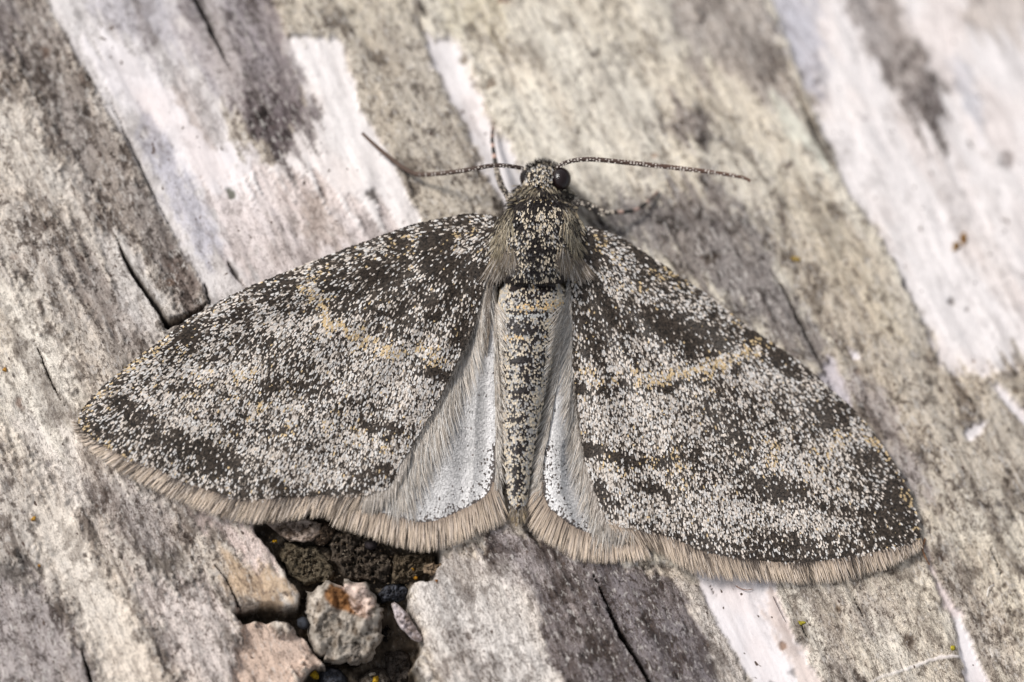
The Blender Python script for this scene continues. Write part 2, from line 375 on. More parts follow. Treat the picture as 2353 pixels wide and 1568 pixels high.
# --- bottom right
patch((118, 112, 113), 1.0, .9, 14, [(1120, 1210), (1330, 1270), (1560, 1330), (1600, 1350), (1690, 1520), (1820, 1800), (2000, 2300), (1200, 2300), (1220, 1600), (1160, 1440), (1060, 1330)], .08, region='dark_bark_strip')
patch((206, 198, 188), .75, .9, 10, [(1545, 1320), (1605, 1330), (1690, 1500), (1735, 1600), (1900, 2000), (1850, 2000), (1680, 1640), (1640, 1500)], .09, .9)
patch((64, 57, 56), .4, .6, 10, [(1590, 1440), (1640, 1520), (1665, 1590), (1640, 1560), (1600, 1490)], .08, .75)
patch((214, 208, 201), .62, .75, 18, [(985, 1300), (1030, 1275), (1130, 1270), (1215, 1320), (1250, 1480), (1330, 1700), (1500, 2300), (1050, 2300), (1000, 1568), (965, 1440), (938, 1360)], .10, region='pale_bark_plate')
patch((172, 163, 160), .85, .9, 40, [(1060, 1260), (1180, 1210), (1300, 1300), (1330, 1400), (1240, 1380), (1140, 1300)], .1, .6)
patch((168, 160, 154), .9, .8, 40, [(1010, 1440), (1080, 1430), (1130, 1560), (1050, 1600)], .1, .6)
patch((208, 200, 186), .72, .85, 6, [(1760, 1280), (2128, 1250), (2150, 1320), (2185, 1400), (2205, 1490), (2215, 1520), (2260, 1800), (2400, 2300), (2050, 2300), (1880, 1600), (1800, 1430)], .13, region='flaking_bark_plate')
patch((170, 160, 150), .85, .9, 40, [(1900, 1360), (2020, 1340), (2080, 1420), (1980, 1450), (1900, 1420)], .13, .7)
patch((172, 162, 152), .85, .9, 30, [(1870, 1400), (1930, 1440), (1990, 1600), (1920, 1600)], .13, .6)
patch((220, 212, 196), .5, .7, 30, [(2060, 1300), (2130, 1290), (2190, 1420), (2200, 1500), (2130, 1480)], .13, .7)
patch((236, 230, 229), .05, .04, 6, [(1600, 1290), (1765, 1300), (1800, 1400), (1862, 1520), (1960, 1740), (2100, 2300), (1950, 2300), (1780, 1640), (1690, 1500), (1610, 1350)], .05, region='peeled_white_streak')
patch((222, 206, 196), .1, .1, 14, [(1765, 1340), (1800, 1400), (1862, 1520), (1960, 1740), (1930, 1760), (1815, 1530), (1765, 1420)], .07, .8)  # shading down the raised streak's right edge, put into the colour
patch((236, 231, 231), .05, .05, 6, [(2128, 1262), (2150, 1310), (2200, 1400), (2262, 1540), (2380, 1800), (2500, 2300), (2400, 2300), (2262, 1800), (2222, 1568), (2206, 1490), (2185, 1400), (2148, 1322)], .03, region='bare_white_seam')
patch((222, 208, 204), .1, .1, 8, [(2126, 1255), (2150, 1310), (2215, 1430), (2190, 1420), (2148, 1340)], .03, .8)

CRATER = [(575, 1195), (585, 1222), (625, 1265), (659, 1317), (685, 1363), (683, 1392), (659, 1401), (625, 1386), (593, 1389), (559, 1397), (530, 1402),
          (556, 1424), (602, 1421), (676, 1433), (717, 1481), (751, 1527), (722, 1523), (690, 1562), (660, 1640), (700, 1760), (1000, 1760), (1010, 1660),
          (985, 1568), (955, 1524), (975, 1480), (966, 1440), (946, 1400), (938, 1362), (948, 1340), (992, 1330), (1014, 1294), (1010, 1235), (900, 1180), (700, 1160)]
CRACKS = [  # points, half width px, depth mm, taper start/end
    ([(440, -30), (470, 30), (500, 95), (527, 150)], 5.0, .7, 0, 1), ([(262, 535), (287, 588), (312, 632), (340, 672), (368, 712), (386, 745)], 6.5, .9, 1, 0),
    ([(384, 742), (405, 735), (440, 722), (480, 690)], 9, .7, 0, 1), ([(1770, 620), (1800, 665), (1830, 720), (1870, 800), (1912, 885)], 4.5, .6, 1, 1),
    ([(1366, 1322), (1390, 1375), (1425, 1450), (1470, 1520), (1520, 1610)], 6.5, 1.0, 1, 0), ([(76, 770), (100, 830), (128, 895), (152, 935)], 2.6, .35, 1, 1),
    ([(1830, 215), (1860, 280), (1912, 385)], 6, .3, 1, 1), ([(186, 1490), (196, 1520), (212, 1575)], 4, .5, 1, 0),
    ([(470, 640), (476, 665), (482, 690)], 3.0, .4, 1, 0), ([(1630, 1330), (1650, 1372)], 1.5, .1, 1, 1), ([(2275, 1245), (2300, 1320)], 2.0, .2, 1, 1),
    ([(960, 0), (975, 22), (982, 45)], 6, .25, 1, 1), ([(520, 590), (545, 630), (560, 650)], 6, .2, 1, 1), ([(480, 1280), (520, 1330), (560, 1412)], 2.0, .3, 1, 0),
    ([(870, 350), (935, 400), (965, 500)], 2.0, .12, 1, 1), ([(250, 220), (330, 395), (395, 525)], 2.4, .16, 1, 1),
    ([(1960, 1370), (1990, 1430)], 2.0, .2, 1, 1), ([(1838, 1430), (1856, 1470)], 2.0, .2, 1, 1)]
SPOTS = [  # x, y, rx, ry, rgb, strength
    (104, 117, 16, 18, (90, 68, 54), .8), (195, 180, 14, 18, (84, 68, 60), .75), (20, 130, 16, 18, (80, 74, 72), .7), (530, 442, 12, 18, (66, 70, 46), .85), (856, 447, 13, 22, (74, 66, 60), .85),
    (743, 442, 16, 22, (110, 96, 88), .6), (1125, 195, 16, 14, (112, 96, 80), .8), (1070, 135, 10, 12, (110, 100, 88), .7), (1365, 128, 14, 12, (96, 86, 78), .8), (1160, 0, 14, 24, (120, 90, 68), .8), (960, 15, 12, 20, (96, 84, 78), .7),
    (1505, 360, 10, 9, (150, 110, 80), .6), (1480, 400, 22, 20, (112, 104, 100), .5), (1655, 320, 12, 11, (78, 74, 74), .7), (1762, 545, 14, 12, (84, 76, 72), .7), (1635, 590, 26, 14, (72, 60, 50), .85), (1645, 520, 14, 16, (84, 76, 76), .6),
    (2078, 652, 14, 14, (82, 76, 76), .8), (1880, 188, 10, 10, (120, 116, 118), .7), (2320, 365, 22, 18, (120, 110, 106), .7), (1990, 270, 10, 10, (150, 140, 140), .5),
    (2190, 690, 10, 10, (96, 88, 84), .8), (2225, 706, 9, 9, (104, 96, 92), .7), (2240, 830, 6, 6, (150, 120, 90), .6), (2330, 900, 8, 8, (110, 90, 60), .6),
    (1965, 855, 12, 10, (130, 110, 96), .6), (2128, 825, 12, 14, (96, 86, 78), .7), (2300, 1160, 9, 9, (80, 76, 76), .8), (2330, 1190, 8, 8, (84, 80, 78), .8),
    (2310, 1345, 7, 8, (76, 64, 54), .8), (2288, 1372, 8, 7, (84, 74, 64), .7), (2165, 1283, 10, 16, (104, 86, 76), .7), (2090, 1475, 15, 22, (86, 70, 56), .8), (1925, 1395, 9, 13, (110, 90, 66), .8),
    (1800, 1485, 10, 16, (140, 108, 84), .8), (1782, 1575, 8, 18, (86, 72, 58), .85), (1825, 1545, 12, 14, (90, 84, 80), .6), (195, 1275, 6, 6, (60, 48, 44), .85), (55, 1178, 5, 6, (70, 66, 84), .8),
    (110, 1060, 8, 8, (88, 84, 90), .7), (45, 925, 9, 18, (150, 120, 104), .7), (150, 770, 14, 18, (82, 74, 66), .75), (30, 858, 8, 8, (70, 66, 70), .8), (375, 600, 24, 30, (96, 84, 78), .5),
    (390, 645, 14, 14, (140, 104, 78), .6), (1900, 1230, 8, 8, (80, 74, 70), .3), (740, 350, 5, 5, (150, 140, 140), .5), (30, 590, 10, 10, (124, 100, 84), .4), (155, 1035, 5, 6, (90, 84, 84), .6)]

LS = 6.0; LX0, LY0 = -900.0, -900.0; NLX, NLY = 740, 540
lx = LX0+LS*np.arange(NLX); ly = LY0+LS*np.arange(NLY)
LXg, LYg = np.meshgrid(lx, ly)
F_col = np.empty((NLY, NLX, 3)); F_col[:] = srgb(TANW)
F_m = np.full((NLY, NLX), .8); F_f = np.full((NLY, NLX), .4); F_h = np.full((NLY, NLX), .08)
regions = ['birch_bark']; F_reg = []
wx = (fbm(LXg/38, LYg/38, 3, 3)-.5)*26; wy = (fbm(LXg/38, LYg/38, 57, 3)-.5)*26
gs = LXg*.47+LYg*.883; gc = LXg*.883-LYg*.47
wn1 = (fbm(gc/10, gs/30, 91, 4, .65)-.5)
wfr = (fbm(gc/13, gs/300, 93, 3, .6)-.5)
reg_id = np.zeros((NLY, NLX), np.int32)
for rgb, mott, fib, fe, hh, w, region, poly in B:
    p = np.asarray(poly, float); mg = fe*2+40
    i0, i1 = np.searchsorted(lx, [p[:, 0].min()-mg, p[:, 0].max()+mg]); j0, j1 = np.searchsorted(ly, [p[:, 1].min()-mg, p[:, 1].max()+mg])
    sl = (slice(j0, j1), slice(i0, i1))
    if i1 <= i0 or j1 <= j0: continue
    k = 1.0 if fe > 9 else .62
    fr = wfr[sl]*min(max(fe-5, 0)*9.0, 230)
    d = sdf(LXg[sl]+wx[sl]*k+fr*.47, LYg[sl]+wy[sl]*k+fr*.883, p)
    d = d+wn1[sl]*fe*2.4
    a = sstep(-fe*.5, fe*.5, d)*w
    F_col[sl] = F_col[sl]*(1-a[..., None])+srgb(rgb)*a[..., None]
    F_m[sl] = F_m[sl]*(1-a)+mott*a; F_f[sl] = F_f[sl]*(1-a)+fib*a; F_h[sl] = F_h[sl]*(1-a)+hh*2.6*a
    if region:
        if region not in regions: regions.append(region)
        reg_id[sl] = np.where(d > 0, regions.index(region), reg_id[sl])
F_cr = sdf(LXg+wx*.5, LYg+wy*.5, CRATER)

def lat(F, px, py):
    u = np.clip((px-LX0)/LS, 0, NLX-1.001); v = np.clip((py-LY0)/LS, 0, NLY-1.001)
    i = u.astype(int); j = v.astype(int); fu = u-i; fv = v-j
    if F.ndim == 3: fu = fu[..., None]; fv = fv[..., None]
    return (F[j, i]*(1-fu)+F[j, i+1]*fu)*(1-fv)+(F[j+1, i]*(1-fu)+F[j+1, i+1]*fu)*fv

def bark_fields(px, py):
    gs = px*.47+py*.883; gc = px*.883-py*.47
    col = lat(F_col, px, py); m = lat(F_m, px, py); f = lat(F_f, px, py); h = lat(F_h, px, py)
    h = h-.28+(fbm(gc/60, gs/240, 5, 3)-.5)*.35+(fbm(gc/9, gs/60, 8, 3)-.5)*.10*(.25+m)+(fbm(gc/14, gs/24, 18, 3)-.5)*.09*m
    n = fbm(px/13, py/13, 44, 2)-.5
    m = np.clip(m*(.75+.5*fbm(gc/70, gs/130, 71, 3)), 0, 1)
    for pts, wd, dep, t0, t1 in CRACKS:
        P = np.asarray(pts, float); q = (px > P[:, 0].min()-40) & (px < P[:, 0].max()+40) & (py > P[:, 1].min()-40) & (py < P[:, 1].max()+40)
        if not q.any(): continue
        d, t = polydist(px[q]+n[q]*8, py[q]+n[q]*5, resample(P, 24))
        ww = wd*np.minimum(1 if not t0 else np.clip(t*2.2, .12, 1), 1 if not t1 else np.clip((1-t)*2.2, .12, 1))
        k = 1-sstep(ww*.45, ww*1.25, d)
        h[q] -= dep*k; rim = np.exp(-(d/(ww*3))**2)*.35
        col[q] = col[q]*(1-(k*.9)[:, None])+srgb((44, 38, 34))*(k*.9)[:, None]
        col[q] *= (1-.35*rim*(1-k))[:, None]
    for x, y, rx, ry, rgb, st in SPOTS:
        q = (np.abs(px-x) < 3*rx+10) & (np.abs(py-y) < 3*ry+10)
        if not q.any(): continue
        ca, sa = .883, .47
        u = ((px[q]-x)*ca-(py[q]-y)*sa)/rx; v = ((px[q]-x)*sa+(py[q]-y)*ca)/ry
        a = (1-sstep(.35, 1.15, np.hypot(u, v)+n[q]*1.2))*st
        col[q] = col[q]*(1-a[:, None])+srgb(rgb)*a[:, None]; h[q] -= .07*a
    # the hole in the bark
    d = lat(F_cr, px, py)
    if (d > -60).any():
        dd = d+(fbm(px/16, py/16, 61, 3)-.5)*7
        fl = -1.15-.85*sstep(1330, 1470, py)+(fbm(px/34, py/34, 62, 4)-.5)*1.1
        k = sstep(-3, 7, dd)
        lip = np.exp(-((dd+8)/12)**2)*(dd < 0)
        h = h+.10*np.exp(-np.clip(-dd, 0, None)/34)*(d > -150)-.12*np.exp(-np.clip(-dd, 0, None)/7)
        h = h*(1-k)+fl*k
        k2 = sstep(-2, 5, dd)
        dc = srgb((92, 82, 69))*(.45+1.1*fbm(px/12, py/12, 63, 3))[:, None] if px.ndim == 1 else 0
        col = col*(1-k2[..., None])+dc*k2[..., None]
        m = m*(1-k2)+.25*k2; f = f*(1-k2)+.2*k2
    # curled tear of white paper bark
    tear = [(1960, 1600), (2010, 1562), (2060, 1545), (2105, 1530), (2150, 1514), (2206, 1508)]
    d, t = polydist(px, py+n*6, tear)
    k = (1-sstep(1.5, 5.5, d))*(.35+.65*t); h = h+.09*k; col = col*(1-k[..., None]*.9)+srgb((238, 231, 226))*k[..., None]*.9; m = m*(1-k); f = f*(1-k)
    return col, m, f, h

def axis(lo, hi, step, far, n):
    a = np.arange(lo, hi+1e-6, step)
    g = np.geomspace(step*2, (far-max(-lo, hi)), n)
    return np.concatenate([(lo-g)[::-1], a, hi+g])
gx = axis(-20.6, 20.6, .05, 66, 36); gy = axis(-14.6, 15.2, .05, 60, 36)
GX, GY = np.meshgrid(gx, gy); nx, ny = len(gx), len(gy)
x = GX.ravel(); y = GY.ravel(); bz = base_z(x, y)
px, py = to_px(np.stack([x, y, bz], 1))
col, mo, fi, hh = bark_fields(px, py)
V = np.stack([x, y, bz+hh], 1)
ii = (np.arange(ny-1)[:, None]*nx+np.arange(nx-1)[None, :]).ravel()
faces = np.stack([ii, ii+1, ii+nx+1, ii+nx], 1)
fx = px[faces].mean(1); fy = py[faces].mean(1)
u = np.clip(np.round((fx-LX0)/LS).astype(int), 0, NLX-1); v = np.clip(np.round((fy-LY0)/LS).astype(int), 0, NLY-1)
freg = reg_id[v, u]
freg[lat(F_cr, fx, fy) > 2] = len(regions); regions.append('rotten_hollow')
bark = None
for r, nm in enumerate(regions):
    fsel = faces[freg == r]
    if nm == 'birch_bark' or len(fsel) == 0:
        if nm != 'birch_bark': continue
    used, inv = np.unique(fsel.ravel(), return_inverse=True)
    o = make_mesh(nm, V[used], inv.reshape(-1, 4), M_BARK, bark, col[used], extra={'mottle': mo[used], 'fibre': fi[used]})
    if nm == 'birch_bark':
        bark = tag(o, 'weathered silver birch bark with diagonal white, grey and tan strips', None, None, 'structure')
LAB = {'stained_bark_patch': 'dark grey stained patch of bark at the upper left', 'peeled_bark_sheet': 'bright white peeled sheet beside the stain',
       'dark_bark_strip': 'dark purplish grey strip with a long crack', 'rotten_hollow': 'dark crumbly hollow in the bark below the left wing'}
for o in bark.children:
    if o.name in LAB: o['label'] = LAB[o.name]

def bark_h(px, py):
    return bark_fields(np.atleast_1d(np.asarray(px, float)), np.atleast_1d(np.asarray(py, float)))[3]

# ------------------------------------------------------------------ lumps, slabs, flakes lying in the hollow
def slab(name, poly, h_top, h_bot, colfun, mat, parent=None, nr=14, na=72, dome=.5, rough=.12, nscale=16, seed=0, center=None, hfun=None, smooth=True, tilt=(0, 0), jag=0.0):
    poly = np.asarray(poly, float)
    B_ = resample(np.vstack([poly, poly[:1]]), na+1, smooth)[:-1]
    if jag: B_ = B_+jag*2*np.stack([fbm(B_[:, 0]/30, B_[:, 1]/30, seed+1, 3, .45)-.5, fbm(B_[:, 0]/30, B_[:, 1]/30, seed+2, 3, .45)-.5], 1)
    c = np.asarray(center, float) if center is not None else poly.mean(0)
    rr = np.linspace(0, 1, nr+1)[1:]
    pts = [c[None]]
    for r in rr: pts.append(c+(B_-c)*r)
    P = np.vstack(pts); R = np.concatenate([[0], np.repeat(rr, na)])
    wob = (fbm(P[:, 0]/nscale, P[:, 1]/nscale, seed, 4)-.5)
    if hfun is None:
        prof = np.sqrt(np.clip(1-(R**(6 if not jag else 16)), 0, 1))*(1-dome*.35*R**2)
        rid = np.abs(fbm(P[:, 0]/nscale*1.4+7, P[:, 1]/nscale*.9, seed+3, 4)-.5)
        top = h_bot+(h_top-h_bot)*prof+(wob*2-rid*2.2)*rough*(1-R**8)+tilt[0]*(P[:, 0]-c[0])+tilt[1]*(P[:, 1]-c[1])
    else:
        top = hfun(P[:, 0], P[:, 1])+wob*rough
        top = np.where(R > .999, top-.02, top)
    bot = np.full(len(P), h_bot) if hfun is None else top-(h_top-h_bot)
    Vt = P3(P[:, 0], P[:, 1], top); Vb = P3(P[:, 0], P[:, 1], bot-.02)
    n = len(P); a = np.arange(na); b = (a+1) % na
    tri = [np.stack([np.zeros(na, int), 1+b, 1+a], 1)]
    q = []
    for k in range(nr-1):
        o0 = 1+k*na; o1 = o0+na
        q.append(np.stack([o0+a, o0+b, o1+b, o1+a], 1))
    q = np.vstack(q)
    side = np.stack([1+(nr-1)*na+a, 1+(nr-1)*na+b, n+1+(nr-1)*na+b, n+1+(nr-1)*na+a], 1)
    quads = np.vstack([q, q[:, ::-1]+n, side]); tris = np.vstack([tri[0], tri[0][:, ::-1]+n])
    colv = colfun(P[:, 0], P[:, 1], R)
    return make_mesh(name, np.vstack([Vt, Vb]), [quads, tris], mat, parent, np.vstack([colv, colv*.8]))

def flatcol(rgb, var=.35, sc=11, seed=3):
    def f(px, py, R):
        n = fbm(px/sc, py/sc, seed, 3)
        return srgb(rgb)*(1-var+2*var*n)[:, None]
    return f

def chunkcol(px, py, R):
    n = fbm(px/10, py/10, 77, 3)-.5
    c = srgb((176, 166, 154))*(.35+1.3*fbm(px/8+py/30, py/26, 78, 5, .7))[:, None]
    d = sdf(px+n*16, py+n*12, [(740, 1368), (762, 1344), (806, 1350), (815, 1392), (830, 1418), (797, 1406), (762, 1396)])
    a = sstep(-4, 6, d)[:, None]; c = c*(1-a)+srgb((146, 104, 66))*(.75+.6*(n[:, None]+.5))*a
    d = sdf(px+n*14, py+n*12, [(770, 1342), (800, 1338), (836, 1340), (864, 1382), (848, 1424), (828, 1420), (806, 1396), (800, 1366)])
    a = sstep(-3, 5, d)[:, None]; c = c*(1-a)+srgb((232, 208, 194))*a
    d = sdf(px+n*10, py+n*10, [(716, 1372), (736, 1362), (736, 1400), (728, 1450), (712, 1430)])
    a = sstep(-3, 5, d)[:, None]; c = c*(1-a)+srgb((206, 194, 180))*a
    return c

o = slab('bark_chunk', [(712, 1366), (741, 1342), (768, 1335), (785, 1333), (806, 1342), (834, 1340), (866, 1376), (878, 1420), (884, 1468), (866, 1496), (832, 1526), (790, 1524), (742, 1520), (712, 1484), (700, 1430)],
         .30, -2.3, chunkcol, M_CHUNK, nr=44, na=160, dome=.12, rough=.5, nscale=48, seed=5, smooth=False, tilt=(-.001, -.004), jag=26)
tag(o, 'broken bark chunk with orange-brown and pinkish white top in the dark hollow', 'bark chunk')
o = slab('bark_chunk', [(792, 1472), (820, 1462), (842, 1478), (842, 1508), (822, 1528), (800, 1522), (786, 1500)], -.15, -2.3, flatcol((140, 132, 124), .4, 10, 9), M_CHUNK, nr=20, na=70, dome=.2, rough=.25, nscale=14, seed=12, smooth=False, jag=12)
tag(o, 'small rounded grey bark chunk against the lower edge of the orange-topped chunk', 'bark chunk')
o = slab('bark_sliver', [(899, 1390), (906, 1385), (915, 1388), (937, 1412), (957, 1440), (972, 1468), (966, 1476), (950, 1472), (923, 1446), (906, 1418)],
         .0, -.5, flatcol((206, 194, 194), .2, 8, 31), M_CHUNK, nr=14, na=60, dome=.1, rough=.12, nscale=9, seed=15, smooth=False, tilt=(-.004, .0), jag=4)
tag(o, 'narrow pinkish white bark sliver standing in the black gap', 'bark sliver')
o = slab('bark_flake', [(609, 1200), (640, 1192), (702, 1192), (742, 1205), (738, 1228), (712, 1240), (696, 1247), (671, 1243), (642, 1230), (622, 1216)],
         -.28, -.6, flatcol((172, 156, 144), .35, 12, 41), M_CHUNK, nr=20, na=70, dome=.1, rough=.2, seed=16, smooth=False, jag=10)
tag(o, 'pinkish brown bark flake poking out below the left wing fringe', 'bark flake')
o = slab('curled_bark', [(728, 1206), (748, 1196), (768, 1204), (772, 1228), (752, 1250), (730, 1256), (718, 1240)], -.35, -1.2, flatcol((92, 78, 66), .5, 8, 43), M_DARK, nr=12, na=50, rough=.22, nscale=11, seed=19)
tag(o, 'dark brown curl of bark beside the pinkish flake under the wing', 'bark curl')
o = slab('rotten_bark_slab', [(630, 1256), (680, 1248), (728, 1254), (752, 1284), (768, 1312), (752, 1338), (708, 1347), (682, 1340), (652, 1296)], -.62, -1.5, flatcol((106, 96, 80), .45, 9, 51), M_DARK, nr=26, na=90, dome=.1, rough=.26, nscale=11, seed=21, smooth=False, jag=16)
tag(o, 'dull brown slab of rotten bark in the hollow, left of the fissure', 'bark slab')
o = slab('rotten_bark_slab', [(762, 1226), (800, 1216), (850, 1240), (893, 1270), (900, 1300), (888, 1340), (830, 1336), (786, 1326), (762, 1290), (744, 1256)], -.5, -1.5, flatcol((94, 84, 74), .5, 9, 55), M_DARK, nr=28, na=100, dome=.1, rough=.4, nscale=11, seed=25, smooth=False, jag=16)
tag(o, 'dark crumbling bark slab just under the hindwing fringe, right of the fissure', 'bark slab')
o = slab('rotten_bark_slab', [(902, 1276), (950, 1266), (990, 1274), (994, 1300), (968, 1328), (930, 1340), (896, 1340), (894, 1300)], -.55, -1.5, flatcol((104, 92, 76), .5, 8, 58), M_DARK, nr=24, na=90, dome=.1, rough=.32, nscale=11, seed=28, smooth=False, jag=16)
tag(o, 'brown rotten bark slab at the right end of the hollow', 'bark slab')
o = slab('bark_flake', [(974, 1302), (990, 1294), (1010, 1296), (1018, 1316), (1000, 1328), (978, 1326)], -.02, -.5, flatcol((150, 130, 108), .35, 8, 59), M_CHUNK, nr=16, na=50, dome=.1, rough=.15, nscale=9, seed=30, smooth=False, jag=12)
tag(o, 'small tan bark flake at the right corner of the hollow', 'bark flake')
o = slab('fungus_lump', [(866, 1368), (880, 1350), (896, 1340), (922, 1342), (941, 1352), (936, 1374), (912, 1386), (892, 1382), (876, 1386)], -.5, -1.6, flatcol((82, 84, 92), .5, 7, 61), M_DARK, nr=20, na=70, rough=.25, nscale=9, seed=33)
tag(o, 'blue-grey fungus lump on the right wall of the hollow', 'fungus')
o = slab('fungus_lump', [(730, 1540), (752, 1530), (784, 1540), (800, 1570), (770, 1600), (735, 1590)], -1.0, -2.4, flatcol((74, 76, 84), .4, 8, 64), M_DARK, nr=12, na=60, rough=.12, nscale=12, seed=36)
tag(o, 'blue-grey fungus lump at the bottom edge of the photo', 'fungus')
o = slab('bark_pellet', [(836, 1246), (848, 1239), (862, 1242), (866, 1256), (854, 1264), (840, 1260)], -.2, -.7, flatcol((52, 46, 48), .2, 8, 66), M_CHUNK, nr=8, na=36, rough=.02, seed=38)
tag(o, 'shiny dark pellet on the crumbling slab under the fringe', 'pellet')
o = slab('bark_pellet', [(682, 1424), (696, 1416), (710, 1424), (712, 1440), (698, 1448), (684, 1440)], -.1, -.9, flatcol((56, 58, 64), .2, 8, 67), M_CHUNK, nr=8, na=36, rough=.03, seed=39)
tag(o, 'slate grey pellet in the crack left of the orange-topped chunk', 'pellet')
for k, (poly, ht, rgb, lab) in enumerate([
        ([(822, 1560), (850, 1535), (890, 1540), (905, 1580), (880, 1640), (830, 1630)], -1.2, (104, 96, 88), 'grey-brown bark crumb at the bottom of the hollow beside the yellow grain'),
        ([(880, 1500), (910, 1480), (940, 1500), (950, 1550), (925, 1590), (890, 1570)], -1.5, (86, 78, 72), 'dark bark crumb low in the gap under the sliver'),
        ([(735, 1560), (690, 1590), (700, 1650), (760, 1660), (790, 1610)], -1.3, (60, 56, 56), 'blackish bark crumb below the lower fungus lump'),
        ([(862, 1420), (884, 1408), (902, 1430), (908, 1468), (890, 1484), (872, 1460)], -1.7, (52, 46, 42), 'black bark crumb deep in the gap between chunk and sliver'),
        ([(1000, 1540), (1030, 1530), (1060, 1560), (1040, 1590), (1008, 1585)], .2, (120, 110, 104), 'grey bark crumb on the pale plate at the bottom edge')]):
    if k == 4: continue
    o = slab('bark_crumb', poly, ht, -2.6, flatcol(rgb, .5, 8, 70+k), M_DARK, nr=12, na=50, rough=.2, nscale=12, seed=44+k)
    tag(o, lab, 'bark crumb', 'crumbs in the hollow')

def blob(name, x, y, rx, ry, h0, hz, rgb, seed, mat=None):
    t = np.linspace(0, 2*math.pi, 9)[:-1]
    r = 1+.9*(vnoise(np.cos(t)*2+seed*3.1, np.sin(t)*2, seed)-.5)
    poly = np.stack([x+rx*r*np.cos(t), y+ry*r*np.sin(t)], 1)
    return slab(name, poly, h0+hz, h0-.05, flatcol(rgb, .4, 3, seed), mat or M_LICH, nr=7, na=28, dome=1.2, rough=.03, nscale=5, seed=seed)
for k, (x, y, rx, ry, h0, rgb, lab) in enumerate([
        (633, 1244, 6, 5.5, -.62, (204, 156, 26), 'yellow lichen grain in the dark corner under the left wing'),
        (949, 1308, 5, 7, -.55, (206, 150, 34), 'orange-yellow lichen grain on the brown slab at the right end'),
        (956, 1329, 7, 5, -.55, (196, 140, 40), 'orange lichen grain on the edge just above the blue-grey lump'),
        (724, 1552, 11, 10, -1.05, (206, 170, 40), 'large yellow lichen grain at the bottom edge, left one'),
        (862, 1562, 7, 9, -1.2, (208, 166, 40), 'yellow lichen grain at the bottom edge beside the white crumb'),
        (857, 1550, 8, 6, -1.2, (206, 196, 180), 'whitish crumb at the bottom edge above the yellow grain'),
        (2197, 568, 11, 12, None, (196, 158, 104), 'ochre lichen crumb on smooth white bark at the right, lower half of a pair'),
        (2215, 548, 10, 14, None, (178, 134, 76), 'brown-ochre lichen crumb on smooth white bark at the right, upper half of a pair'),
        (1829, 595, 10, 7, None, (204, 172, 92), 'pale yellow lichen crumb on grey mottled bark above the right wing'),
        (1841, 1431, 9, 5, None, (220, 204, 70), 'lemon yellow lichen crumb on the flaking plate below the right wing'),
        (2190, 1490, 5, 7, None, (200, 184, 60), 'small yellow lichen crumb near the white seam at the lower right'),
        (78, 1193, 6, 6, None, (198, 150, 62), 'orange lichen grain on cream bark at the left edge'),
        (91, 1298, 6, 6, None, (186, 136, 70), 'tan lichen grain beside the blackish smear at the lower left'),
        (11, 851, 6, 6, None, (216, 160, 70), 'orange lichen grain at the far left edge above the dark speck'),
        (1003, 1335, 4, 4, None, (196, 130, 60), 'tiny orange grain on the pale plate right of the hollow')]):
    if h0 is None: h0 = float(bark_h(x, y)[0])
    tag(blob('lichen_grain', x, y, rx, ry, h0, .06+.004*rx, .86*np.asarray(rgb), 80+k), lab, 'lichen', 'lichen grains on the bark')

# ------------------------------------------------------------------ THE MOTH
moth = bpy.data.objects.new('moth', None); S.collection.objects.link(moth)
moth.empty_display_size = 1.0
tag(moth, 'speckled grey-brown moth resting with spread wings on pale birch bark', 'moth')
base = P3(1220, 760, .2); moth.location = tuple(base)

def attach(o, par):
    """parent while keeping the world place"""
    o.parent = par
    o.matrix_parent_inverse = Matrix.Translation(-moth.location) if par is moth else Matrix.Identity(4)

BX = np.array([372, 380, 390, 405, 420, 436, 448, 458, 470, 485, 505, 540, 580, 620, 640, 650, 656, 666, 690, 712, 718, 724, 768, 774, 780, 832, 838, 846, 902, 908, 916, 975, 1045, 1100, 1150, 1185, 1204.])
B0 = np.interp(BX, [372, 405, 450, 520, 640, 718, 835, 905, 1000, 1100, 1204], [1247, 1246, 1243, 1236, 1226, 1219, 1209, 1204, 1195, 1190, 1189])
BWd = np.interp(BX, [372, 380, 390, 405, 436, 448, 458, 470, 485, 505, 540, 580, 620, 640, 650, 656, 666, 690, 720, 770, 835, 905, 975, 1045, 1100, 1150, 1185, 1204],
                [12, 32, 42, 45, 44, 48, 56, 66, 78, 90, 96, 94, 84, 74, 66, 66, 74, 77, 76, 68, 58, 48, 41, 33, 27, 22, 16, 5])
BT = np.interp(BX, [372, 380, 390, 405, 430, 448, 458, 470, 485, 505, 540, 580, 620, 640, 650, 656, 666, 690, 712, 718, 724, 768, 774, 780, 832, 838, 846, 902, 908, 916, 975, 1045, 1100, 1150, 1185, 1204],
               [1.1, 1.7, 2.05, 2.25, 2.25, 2.1, 2.15, 2.35, 2.6, 2.85, 3.0, 2.95, 2.7, 2.45, 2.2, 1.92, 1.98, 2.08, 2.06, 1.98, 2.0, 1.9, 1.84, 1.88, 1.68, 1.62, 1.66, 1.46, 1.40, 1.42, 1.22, .98, .82, .68, .58, .45])
BL = .2
def body_h(px, py):
    x0 = np.interp(py, BX, B0); w = np.interp(py, BX, BWd); t = np.interp(py, BX, BT)
    u = np.clip(np.abs(px-x0)/w, 0, .995)
    zc = (t+BL)*.5
    return zc+(t-zc)*np.sqrt(1-u*u)
ys = np.concatenate([BX, (BX[:-1]+BX[1:])/2]); ys.sort()
NP = 40; ph = np.linspace(0, 2*math.pi, NP, endpoint=False)
x0 = np.interp(ys, BX, B0)[:, None]; w = np.interp(ys, BX, BWd)[:, None]; t = np.interp(ys, BX, BT)[:, None]
zc = (t+BL)/2
